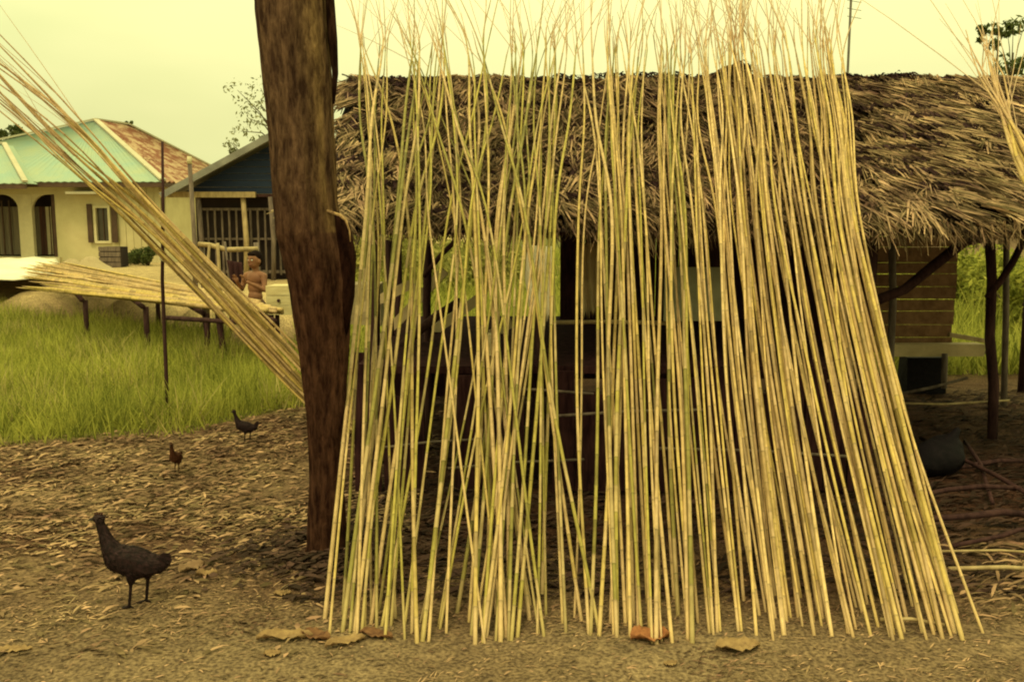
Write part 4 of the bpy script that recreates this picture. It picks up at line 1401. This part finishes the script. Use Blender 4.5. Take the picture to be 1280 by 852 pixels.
# ------------------------------------------------------------------ the child
def child():
    d = 10.6
    p = at(321, 400, d)
    x0 = p.x
    g0 = z_at(x0, d)
    top = at(320, 311, d).z
    root = empty('person', (x0, d, g0), R(-28))
    H = top - g0
    s = H / 1.12
    root.scale = (s, s, s)
    tag(root, 'bare-chested child with dark hair standing with raised hands behind the cane bundle', 'person')
    # figure faces -Y (towards the camera), turned by rz
    V3 = Vector
    B = [('e', (0, .0, 1.005), (.070, .082, .088)),                       # skull
         ('e', (0, -.018, .965), (.052, .064, .060)),                     # jaw
         ('e', (0, -.088, .985), (.011, .014, .014)),                     # nose
         ('e', (-.071, .0, .985), (.010, .018, .026)), ('e', (.071, .0, .985), (.010, .018, .026)),   # ears
         ('l', [(0, .012, .93), (0, .012, .86)], [.036, .040]),
         ('e', (0, .0, .80), (.115, .066, .085)), ('e', (0, .0, .70), (.098, .066, .10)), ('e', (0, -.008, .60), (.090, .066, .08)),
         ('e', (0, .0, .53), (.100, .072, .075)),
         ('l', [(-.06, 0, .845), (-.125, 0, .83)], [.038, .036]), ('l', [(.06, 0, .845), (.125, 0, .83)], [.038, .036])]
    for sg in (-1, 1):
        sh, el, wr = V3((sg * .13, 0, .825)), V3((sg * .165, -.04, .68)), V3((sg * .075, -.20, .77))
        B.append(('l', [sh, el], [.036, .027])); B.append(('l', [el, wr], [.027, .018]))
        pal = wr + V3((-sg * .025, -.03, .025))
        B.append(('e', pal, (.024, .020, .030)))
        for k in range(4):
            f0 = pal + V3((-sg * (.012 - .012 * k), -.008, .022))
            ln = (.030, .036, .034, .026)[k]
            f1 = f0 + V3((0, -.012, ln * .6)); f2 = f1 + V3((-sg * .004, -.018, ln * .35))
            B.append(('l', [f0, f1, f2], [.0072, .0066, .0058]))
        B.append(('l', [pal + V3((sg * .012, -.01, -.005)), pal + V3((sg * .030, -.028, .016))], [.0085, .0065]))
        hip, kn, an = V3((sg * .052, 0, .50)), V3((sg * .060, -.015, .27)), V3((sg * .060, .012, .05))
        B.append(('l', [hip, kn], [.060, .038])); B.append(('l', [kn, an], [.038, .022]))
        B.append(('l', [an, an + V3((0, -.03, -.028)), an + V3((0, -.09, -.036))], [.024, .022, .014]))
        for k in range(5):
            B.append(('l', [an + V3((sg * (k - 2) * .008, -.085, -.038)), an + V3((sg * (k - 2) * .010, -.108 + .004 * k, -.041))], [.007, .006]))
    blob('body', B, .0048, M['skin'], root, 3)
    # hair
    HB = [('e', (0, .014, 1.030), (.074, .080, .076)), ('e', (0, .052, .995), (.064, .046, .075)),
          ('e', (-.058, .022, 1.0), (.018, .045, .045)), ('e', (.058, .022, 1.0), (.018, .045, .045)), ('e', (0, -.045, 1.062), (.052, .034, .026))]
    blob('hair', HB, .006, M['hair'], root, 2)
    SB = [('e', (0, .0, .525), (.110, .083, .070))]
    for sg in (-1, 1):
        SB.append(('l', [(sg * .052, 0, .50), (sg * .062, -.008, .33)], [.072, .066]))
    blob('shorts', SB, .008, M['shorts'], root, 3)
    for sg in (-1, 1):
        e = blob('eye', [('e', (sg * .027, -.072, 1.0), (.012, .008, .0075))], .002, M['eye_white'], root, 1)
        e2 = blob('pupil', [('e', (sg * .027, -.0795, 1.0), (.005, .003, .005))], .0012, M['eye_dark'], e, 0)
        blob('eyebrow', [('l', [(sg * .014, -.079, 1.018), (sg * .042, -.070, 1.019)], [.0035, .003])], .0015, M['hair'], root, 0)
    blob('mouth', [('l', [(-.018, -.079, .950), (0, -.083, .948), (.018, -.079, .950)], [.004, .006, .004])], .0015, M['lips'], root, 0)


child()

# ------------------------------------------------------------------ raised yard: tarp, heap, crate
# white tarp on the yard edge
def tarp():
    m = MB()
    xa, xb = -13.5, at(92, 350, 16.0).x
    nx_, ny_ = 40, 14
    for j in range(ny_ + 1):
        for i in range(nx_ + 1):
            u, v = i / nx_, j / ny_
            x = xa + (xb - xa) * u
            yf = bank_line(x) + .18
            x -= 1.1 * abs(2 * v - 1) ** 3 * u ** 6
            yb = yf + 4.6 - 2.6 * max(0, u - .55) / .45
            y = yf + (yb - yf) * v
            z = 0.52 + .12 * smooth(0, .25, v) * (1 - .25 * u) + .03 * math.sin(x * 3 + y) + .02 * math.sin(x * 7.3) - .10 * (v == 0)
            m.v.append((x, y, float(z)))
    for j in range(ny_):
        for i in range(nx_):
            m.f.append((j * (nx_ + 1) + i, j * (nx_ + 1) + i + 1, (j + 1) * (nx_ + 1) + i + 1, (j + 1) * (nx_ + 1) + i))
    o = m.build('tarpaulin', M['tarp'], origin=(-9, 16.5, .4), smooth=True)
    o.modifiers.new('t', 'SOLIDIFY').thickness = .02
    tag(o, 'large off-white tarpaulin spread over the yard edge at far left', 'tarpaulin')


tarp()


def mound(px, py, Y, rx, ry, h, mat, label, cat='heap', name='sand_heap'):
    p = at(px, py, Y)
    g0 = z_at(p.x, Y) - .03
    m = MB()
    n, k = 24, 8
    m.v.append((p.x, Y, g0 + h))
    for j in range(1, k + 1):
        for i in range(n):
            a = 2 * math.pi * i / n
            rr = j / k * (1 + .15 * math.sin(3 * a + 1) + .05 * math.sin(7 * a))
            z = h * (0.5 + 0.5 * math.cos(math.pi * j / k)) + random.uniform(-.02, .02) * (j < k)
            m.v.append((p.x + rx * rr * math.cos(a), Y + ry * rr * math.sin(a), g0 + z))
    for i in range(n):
        m.f.append((0, 1 + i, 1 + (i + 1) % n))
    for j in range(k - 1):
        for i in range(n):
            b0 = 1 + j * n
            m.f.append((b0 + i, b0 + n + i, b0 + n + (i + 1) % n, b0 + (i + 1) % n))
    tag(m.build(name, mat, origin=(p.x, Y, g0), smooth=True), label, cat)


mound(112, 320, 21.5, .6, .5, .34, M['sand'], 'tan sand heap on the yard below the house window')
mound(88, 322, 22.2, .5, .5, .26, M['sand'], 'smaller sand heap left of the tan one by the house wall')
a = at(141, 318, 22.6)
gz = z_at(a.x, 22.6)
root = empty('crate', (a.x, 22.6, gz)); tag(root, 'grey brown crate standing on the yard below the window', 'crate')
for k in range(4):
    m = MB(); m.box((a.x - .26, 22.4, gz + .01 + k * .13), (a.x + .26, 22.43, gz + .12 + k * .13), jit=.004); m.build('slat', M['grey_wood'], root)
m = MB(); m.box((a.x - .25, 22.44, gz), (a.x + .25, 22.9, gz + .5)); m.build('body', M['dark_inside'], root)


# ------------------------------------------------------------------ foliage
def leaves(name, centres, n_each, size, mat, parent, spread):
    C = np.array([c[0] for c in centres], float)
    Rr = np.array([c[1] for c in centres], float)
    idx = np.repeat(np.arange(len(C)), n_each)
    n = len(idx)
    d = rng.normal(0, 1, (n, 3))
    d /= np.linalg.norm(d, axis=1)[:, None]
    r = rng.uniform(0.25, 1, n) ** .6
    P = C[idx] + d * (Rr[idx] * r)[:, None] * np.array(spread)
    a = rng.normal(0, 1, (n, 3)); a /= np.linalg.norm(a, axis=1)[:, None]
    b = np.cross(a, rng.normal(0, 1, (n, 3))); b /= np.linalg.norm(b, axis=1)[:, None]
    s = rng.uniform(.5, 1, n)[:, None] * size
    V = np.stack([P - a * s, P + b * s * .4, P + a * s, P - b * s * .4], 1).reshape(-1, 3)
    Q = np.arange(4 * n).reshape(-1, 4)
    og = np.array(wloc(parent)) if parent else 0
    return np_mesh(name, V - og, Q, mat, parent=parent)


def tree(px, py, Y, rad, label, mat, clumps=22, per=90, leaf=.12, flat=.8, name='tree', seed=1, trunk_r=.1):
    random.seed(seed)
    c = at(px, py, Y)
    gz = z_at(c.x, Y)
    root = empty(name, (c.x, Y, gz))
    tag(root, label, 'tree')
    m = MB()
    m.tube([(c.x, Y, gz - .1), (c.x + .05 * rad, Y, gz + (c.z - gz) * .5), (c.x, Y, c.z)], [trunk_r, trunk_r * .8, trunk_r * .5], 8, wob=.05)
    cen = []
    for i in range(clumps):
        a, e = random.uniform(0, 2 * math.pi), random.uniform(-.6, 1)
        r = rad * random.uniform(.45, 1)
        q = c + Vector((math.cos(a) * r, math.sin(a) * r, rad * flat * e * .7))
        cen.append((tuple(q), rad * random.uniform(.16, .32)))
        m.tube([c - Vector((0, 0, rad * .6)), c.lerp(q, .5) - Vector((0, 0, rad * .15)), q], [trunk_r * .35, trunk_r * .2, trunk_r * .08], 5)
    m.build('trunk', M['bark_far'], root, smooth=True)
    o = leaves('crown', cen, per, leaf, mat, root, (1, 1, .75))
    o['kind'] = 'stuff'
    return root


tree(352, 148, 30, 1.65, 'pale sparse tree rising behind the trunk and the navy house', M['leaf_pale'], 22, 38, .09, seed=3)
tree(318, 196, 26, .75, 'low pale tree crown just above the navy gable roof', M['leaf_pale'], 12, 50, .08, seed=31)
tree(8, 172, 46, 1.1, 'dark tree top above the green roof at the left edge', M['leaf'], 14, 90, .16, .5, seed=4)
tree(28, 178, 44, .55, 'small low tree top right of the one at the left edge', M['leaf'], 8, 80, .12, .4, seed=41)
tree(1266, 66, 22, .95, 'sparse young tree above the thatch at the right edge', M['leaf'], 12, 50, .10, 1.1, seed=5, trunk_r=.05)
tree(1248, 45, 22.5, .38, 'thin leafy top just left of the sparse young tree', M['leaf'], 6, 70, .09, .8, seed=51, trunk_r=.03)
tree(162, 156, 40, .22, 'tiny dark treetop peeping above the rusty roof', M['leaf'], 4, 60, .08, .7, seed=52, trunk_r=.05)
random.seed(99)


def bush(px, Y, rad, h, label, mat=None, per=160, leaf=.05, clumps=9):
    p = at(px, 330, Y)
    gz = z_at(p.x, Y)
    root = empty('bush', (p.x, Y, gz)); tag(root, label, 'bush')
    m = MB(); cen = []
    for i in range(clumps):
        a = random.uniform(0, 6.28); r = rad * random.uniform(.1, .8)
        q = Vector((p.x + math.cos(a) * r, Y + math.sin(a) * r, gz + h * random.uniform(.25, .85)))
        cen.append((tuple(q), rad * random.uniform(.25, .45)))
        m.tube([(p.x, Y, gz), q], [.02, .008], 5)
    m.build('stem', M['bark_far'], root, smooth=True)
    leaves('foliage', cen, per, leaf, mat or M['leaf'], root, (1, 1, .9))


bush(186, 23.4, .45, .45, 'low dark bush at the foot of the cream house wall')
bush(172, 24.0, .3, .35, 'smaller bush left of the low dark bush at the cream wall')
bush(1215, 14, 1.0, 1.1, 'rounded green bush seen through the right bay', M['grass'], 320, .07, 14)
bush(1285, 11.5, .8, 1.0, 'green bush at the right edge beyond the shed posts', M['grass'], 320, .06, 14)
bush(520, 17, 1.6, 1.05, 'wide green bush seen through the left bay of the shed', M['grass_pale'], 380, .08, 18)
bush(610, 19, 1.5, 1.0, 'green bush behind the left bay nearer the torn white sheet', M['grass_pale'], 380, .08, 18)


# ------------------------------------------------------------------ cream house with green roof
def house():
    Yw = 25.0
    X = lambda px, Y=Yw: at(px, 280, Y).x
    Z = lambda py, Y=Yw: at(100, py, Y).z
    xr = X(201)
    xl = X(-190)
    gz = .30
    ez = Z(229)
    root = empty('house', ((xl + xr) / 2, 29, gz)); tag(root, 'cream walled bungalow with pale green metal roof and rusty side slope', 'house')
    # walls: front built round its openings
    x_wall = X(70)
    m = MB(); m.box((x_wall, Yw, gz), (X(118), Yw + .15, ez)); m.build('wall', M['cream_wall'], root)
    m = MB(); m.box((X(118), Yw, gz), (X(139), Yw + .15, Z(304))); m.build('wall', M['cream_wall'], root)
    m = MB(); m.box((X(118), Yw, Z(257)), (X(139), Yw + .15, ez)); m.build('wall', M['cream_wall'], root)
    # vertical boards right of the window
    x = X(139)
    while x < xr:
        m = MB(); m.box((x, Yw + random.uniform(-.008, .004), gz), (min(x + .2, xr) - .012, Yw + .12, ez), jit=.002); m.build('wall_board', M['cream_wall'], root)
        x += .2
    m = MB(); m.box((xr - .0, Yw + .13, gz), (xr + .12, 33, ez)); m.build('side_wall', M['cream_wall'], root)
    m = MB(); m.box((xl, 33, gz), (xr + .12, 33.12, ez)); m.build('rear_wall', M['cream_wall'], root)
    # window
    f = MB()
    for (a, b, c, d) in ((118, 121, 257, 304), (136, 139, 257, 304), (121, 136, 257, 260), (121, 136, 301, 304)):
        f.box((X(a), Yw - .05, Z(d)), (X(b), Yw + .05, Z(c)))
    wf = f.build('window', M['cream_trim'], root)
    m = MB(); m.box((X(121), Yw + .06, Z(301)), (X(136), Yw + .08, Z(260))); m.build('pane', M['glass'], wf)
    m = MB(); m.box((X(128.2), Yw + .03, Z(300.8)), (X(129.2), Yw + .058, Z(260.2))); m.build('mullion', M['brown_paint'], wf)
    for (a, b) in ((111, 117), (141, 148)):
        m = MB(); m.box((X(a), Yw - .09, Z(303)), (X(b), Yw - .055, Z(255))); m.build('shutter', M['brown_paint'], root)
    m = MB(); m.box((X(95), Yw - .5, Z(243)), (X(134), Yw - .02, Z(240))); m.build('window_hood', M['pale_ridge'], root)
        # porch bay at the left: columns, arches, dark doorways with curtains behind
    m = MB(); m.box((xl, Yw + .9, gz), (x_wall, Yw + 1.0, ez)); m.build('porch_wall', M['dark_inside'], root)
    m = MB(); m.box((xl, Yw - .1, gz - .1), (X(74), Yw + .9, Z(321))); m.build('porch_floor', M['cream_trim'], root)
    m = MB(); m.box((xl, Yw, Z(243)), (x_wall - .0, Yw + .14, ez)); m.build('lintel', M['cream_wall'], root)
    zt = Z(243); zc = Z(262)
    for (a, b) in ((-60, -42), (24, 41), (66, 70)):
        m = MB(); m.box((X(a), Yw - .01, Z(321)), (X(b), Yw + .13, zt)); m.build('column', M['cream_trim'] if b != 70 else M['brown_paint'], root)
        if b != 70:   # arch springing
            for (u, sgn) in ((a, -1), (b, 1)):
                m = MB()
                x = X(u)
                pts = [(x, zt), (x, zc)]
                for k in range(1, 7):
                    t = k / 6 * math.pi / 2
                    pts.append((x + sgn * .42 * (1 - math.cos(t)), zc + (zt - zc) * math.sin(t)))
                n0 = len(m.v)
                for yy in (Yw + .01, Yw + .12):
                    for q in pts: m.v.append((q[0], yy, q[1]))
                k = len(pts)
                m.f.append(tuple(range(k))); m.f.append(tuple(range(2 * k - 1, k - 1, -1)))
                for i in range(k): m.f.append((i, (i + 1) % k, k + (i + 1) % k, k + i))
                m.build('arch', M['cream_trim'], root)
    for (a, b, mm) in ((-40, -8, 'curtain'), (-2, 22, 'curtain'), (42, 50, 'curtain'), (50, 57, 'red_curtain'), (58, 62, 'cream_trim'), (62, 66, 'red_curtain')):
        m = MB()
        x, k = X(a, 25.5), 0
        while x < X(b, 25.5):
            m.quad((x, 25.5 + .05 * (k % 2), Z(319)), (x + .07, 25.5 + .05 * ((k + 1) % 2), Z(319)), (x + .07, 25.5 + .05 * ((k + 1) % 2), Z(258)), (x, 25.5 + .05 * (k % 2), Z(258)))
            x += .07; k += 1
        o = m.build('curtain', M[mm], root)
        o.modifiers.new('t', 'SOLIDIFY').thickness = .01
    for px in (3, 12):
        m = MB(); m.box((X(px, 25.45), 25.44, Z(320)), (X(px + 1.5, 25.45), 25.47, Z(250))); m.build('mullion', M['brown_paint'], root)

    # main roof: pyramid hips, corrugated sheets
    C0 = Vector((X(208, 24.5), 24.4, Z(227, 24.4)))                  # front right corner
    AP = Vector((at(119, 151, 28.6).x, 28.6, at(119, 151, 28.6).z))  # apex front end of the ridge
    AR = Vector((AP.x + .4, 29.6, AP.z - .02))
    AR = at(160, 157, 29.6)
    C1 = Vector((C0.x, 33.8, C0.z))
    CL = Vector((xl - .5, 24.4, C0.z))
    CL1 = Vector((xl - .5, 33.8, C0.z))
    AL = Vector((AP.x - .6, 28.8, AP.z))
    AL = AP + Vector((-.05, .1, 0))

    def slope(name, a, b, c, d, mat, n, amp=.02, pitch=None):
        """corrugated sheet: bottom edge a-b, top edge d-c, n ribs"""
        m = MB()
        a, b, c, d = Vector(a), Vector(b), Vector(c), Vector(d)
        nor = (b - a).cross(d - a).normalized()
        if nor.z < 0: nor = -nor
        for i in range(n + 1):
            u = i / n
            off = nor * (amp if i % 2 else -amp)
            m.v.append(tuple(a.lerp(b, u) + off)); m.v.append(tuple(d.lerp(c, u) + off))
        for i in range(n):
            m.f.append((2 * i, 2 * i + 2, 2 * i + 3, 2 * i + 1))
        o = m.build(name, mat, root)
        o.modifiers.new('t', 'SOLIDIFY').thickness = .02
        return o
    rf = slope('roof', CL, C0, AP, AP, M['green_metal'], 90, .012)
    # rusty side slope: laid in separate sheets
    for r_ in range(3):
        t0, t1 = r_ / 3, (r_ + 1) / 3 + .03
        lift = Vector((0, 0, .02 * (3 - r_) * 0 + .012 * r_))
        a, b = C0.lerp(AP, t0), C1.lerp(AR, t0)
        d, c = C0.lerp(AP, min(1, t1)), C1.lerp(AR, min(1, t1))
        for k in range(5):
            u0, u1 = k / 5, (k + 1) / 5 + .004
            jl = Vector((0, 0, random.uniform(0, .03))) + lift
            slope('roof_sheet', a.lerp(b, u0) + jl, a.lerp(b, min(1, u1)) + jl, d.lerp(c, min(1, u1)) + jl, d.lerp(c, u0) + jl, M['rust_metal'], 12, .03)
    slope('roof', C1, CL1, AR, AR, M['rust_metal'], 40, .012)
    slope('roof', CL1, CL, AP, AR, M['green_metal'], 40, .012)
    for (p, q) in ((C0, AP), (AP, AR), (C1, AR), (CL, AP)):
        m = MB(); m.beam(p + Vector((0, 0, .05)), q + Vector((0, 0, .05)), .16, .05); m.build('ridge_cap', M['pale_ridge'], root)
    m = MB(); m.box((CL.x, 24.42, C0.z - .14), (C0.x, 24.46, C0.z - .015)); m.build('fascia', M['brown_paint'], root)
    m = MB(); m.box((C0.x - .05, 24.47, C0.z - .13), (C0.x - .01, 33.6, C0.z - .015)); m.build('fascia', M['brown_paint'], root)
    m = MB(); m.box((CL.x + .1, 24.47, ez - .0), (C0.x - .06, 25.0 - .002, ez + .02)); m.build('soffit', M['dark_inside'], root)
    # porch roof at the left with its own hip
    P0 = Vector((X(38, 23.9), 23.8, Z(229, 23.8)))
    R0 = at(5, 181, 26.2)
    RL = Vector((xl - 1, 26.2, R0.z))
    PL = Vector((xl - 1, 23.8, P0.z))
    slope('porch_roof', PL, P0, R0, RL, M['green_metal'], 60, .012)
    kk = (AP.z - C0.z) / (AP.y - C0.y)
    yb = C0.y + (R0.z - C0.z) / kk
    slope('porch_roof', P0, Vector((P0.x, 24.45, P0.z)), Vector((R0.x, yb, R0.z)), R0, M['green_metal'], 8, .004)
    slope('porch_roof', RL + Vector((0, 0, .0)), R0, Vector((R0.x, yb + .1, R0.z)), Vector((RL.x, yb + .1, R0.z)), M['green_metal'], 8, .004)
    m = MB(); m.beam(P0 + Vector((0, -.02, .05)), R0 + Vector((0, 0, .05)), .13, .05); m.build('ridge_cap', M['pale_ridge'], root)
    m = MB(); m.beam(R0 + Vector((0, 0, .05)), RL + Vector((0, 0, .05)), .16, .05); m.build('ridge_cap', M['pale_ridge'], root)
    m = MB(); m.box((PL.x, 23.82, P0.z - .14), (P0.x, 23.86, P0.z - .015)); m.build('fascia', M['brown_paint'], root)


house()


# ------------------------------------------------------------------ dark house with navy gable and slatted front
def navy():
    Yw = 18.0
    X = lambda px, Y=Yw: at(px, 280, Y).x
    Z = lambda py, Y=Yw: at(280, py, Y).z
    gz = .3
    root = empty('house', (X(320), 19.5, gz)); tag(root, 'dark wooden house with navy gable and slatted front beside the trunk', 'house')
    x0, x1 = X(240), X(425)
    wt = Z(246)
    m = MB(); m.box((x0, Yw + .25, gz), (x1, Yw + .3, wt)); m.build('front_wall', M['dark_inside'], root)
    m = MB(); m.box((x0, Yw + .3, gz), (x0 + .1, 24, wt)); m.build('side_wall', M['grey_wood'], root)
    m = MB(); m.box((x1 - .1, Yw + .3, gz), (x1, 24, wt)); m.build('side_wall', M['grey_wood'], root)
    px = 247
    while px < 425:
        m = MB(); wdt = .035 if px % 3 else .05
        m.box((X(px), Yw + .12, Z(344)), (X(px) + wdt, Yw + .15, Z(263)), jit=.004); m.build('slat', M['grey_wood'], root)
        px += 9
    for (py, h) in ((263, .05), (300, .04), (342, .06)):
        m = MB(); m.box((x0 + .1, Yw + .155, Z(py)), (x1 - .1, Yw + .19, Z(py) + h)); m.build('slat_rail', M['grey_wood'], root)
    for px in (250, 306, 340, 400):
        m = MB(); m.tube([(X(px), Yw - .05, wt), (X(px) + .03, Yw - .03, 1.1), (X(px), Yw - .05, gz - .05)], .05 if px != 306 else .055, 7, wob=.08); m.build('post', M['grey_wood'] if px != 306 else M['bamboo'], root, smooth=True)
    m = MB(); m.box((X(205), Yw - .16, Z(247)), (X(323), Yw - .08, Z(240))); m.build('fascia', M['bamboo'], root)
    m = MB(); m.box((X(212), Yw - .07, wt), (x1 + .1, Yw + .24, wt + .05)); m.build('eave_beam', M['dark_wood'], root)
    # gable boards
    ap = Vector((X(368), Yw, Z(160)))
    el = Vector((X(214), Yw, Z(243)))
    er = Vector((X(470), Yw, Z(226)))
    nb = 9
    zb = wt + .06
    for k in range(nb):
        z0 = zb + (ap.z - .08 - zb) * k / nb
        z1 = zb + (ap.z - .08 - zb) * (k + 1) / nb - .008
        fx = lambda z: (el.x + (ap.x - el.x) * (z - el.z) / (ap.z - el.z) + .2, er.x + (ap.x - er.x) * (z - er.z) / (ap.z - er.z) - .2)
        a, b = fx(z0), fx(z1)
        a1 = min(a[1], x1 + .1); b1 = min(b[1], x1 + .1)
        if b[0] >= b1: continue
        m = MB()
        y0, y1 = Yw + .0, Yw + .04
        m.v += [(a[0], y0, z0), (a1, y0, z0), (b1, y0 + .02, z1), (b[0], y0 + .02, z1), (a[0], y1, z0), (a1, y1, z0), (b1, y1, z1), (b[0], y1, z1)]
        m.f += [(0, 1, 2, 3), (7, 6, 5, 4), (0, 4, 5, 1), (1, 5, 6, 2), (2, 6, 7, 3), (3, 7, 4, 0)]
        m.build('gable_board', M['navy_board'], root)
    # roof slopes of zinc, bargeboards
    for (e, sg) in ((el, -1), (er, 1)):
        f = Vector((0, -.45, 0)); bk = Vector((0, 6.4, 0))
        m = MB()
        n = 30
        up = Vector((0, 0, 1))
        for i in range(n + 1):
            o_ = up * (.015 if i % 2 else -.015)
            y = f.lerp(bk, i / n)
            m.v.append(tuple(e + y + o_)); m.v.append(tuple(ap + y + o_))
        for i in range(n):
            m.f.append((2 * i, 2 * i + 2, 2 * i + 3, 2 * i + 1))
        o = m.build('roof', M['zinc'], root); o.modifiers.new('t', 'SOLIDIFY').thickness = .02
        m = MB(); m.beam(e + f + Vector((0, -.02, -.04)), ap + f + Vector((0, -.02, -.04)), .03, .12); m.build('bargeboard', M['zinc'], root)


navy()

# pink house far behind the right bay
a, b = at(1196, 332, 34), at(1234, 300, 34)
root = empty('house', ((a.x + b.x) / 2, 36, 0)); tag(root, 'small distant pinkish house seen through the right bay of the shed', 'house')
m = MB(); m.box((a.x, 34, 0), (b.x + 1.5, 38, 1.35)); m.build('wall', M['pink_wall'], root)
m = MB()
m.v += [(a.x - .4, 33.5, 1.3), (b.x + 1.9, 33.5, 1.3), (b.x + 1.2, 36, 2.1), (a.x + .3, 36, 2.1), (a.x - .4, 38.5, 1.3), (b.x + 1.9, 38.5, 1.3)]
m.f += [(0, 1, 2, 3), (3, 2, 5, 4), (0, 3, 4), (1, 5, 2), (0, 4, 5, 1)]
m.build('roof', M['rust_metal'], root)
m = MB(); m.box((a.x + .3, 33.97, .5), (a.x + .7, 33.99, 1.1)); m.build('window', M['dark_inside'], root)

# antenna pole rising behind the ridge
Ya = 16.0
t = at(1067, -70, Ya)
root = empty('antenna_pole', (t.x, Ya, 0)); tag(root, 'thin straight antenna pole rising behind the thatch ridge', 'pole')
m = MB(); m.tube([(t.x, Ya, -.05), (t.x, Ya, t.z)], [.026, .020], 8); m.build('pole', M['steel_pole'], root, smooth=True)
for py in (-40, -20, 2, 12, 22):
    q = at(1067, py, Ya)
    m = MB(); m.tube([(q.x - .11, Ya, q.z + .02), (q.x + .13, Ya, q.z - .02)], .005, 5); m.build('rung', M['steel_pole'], root)
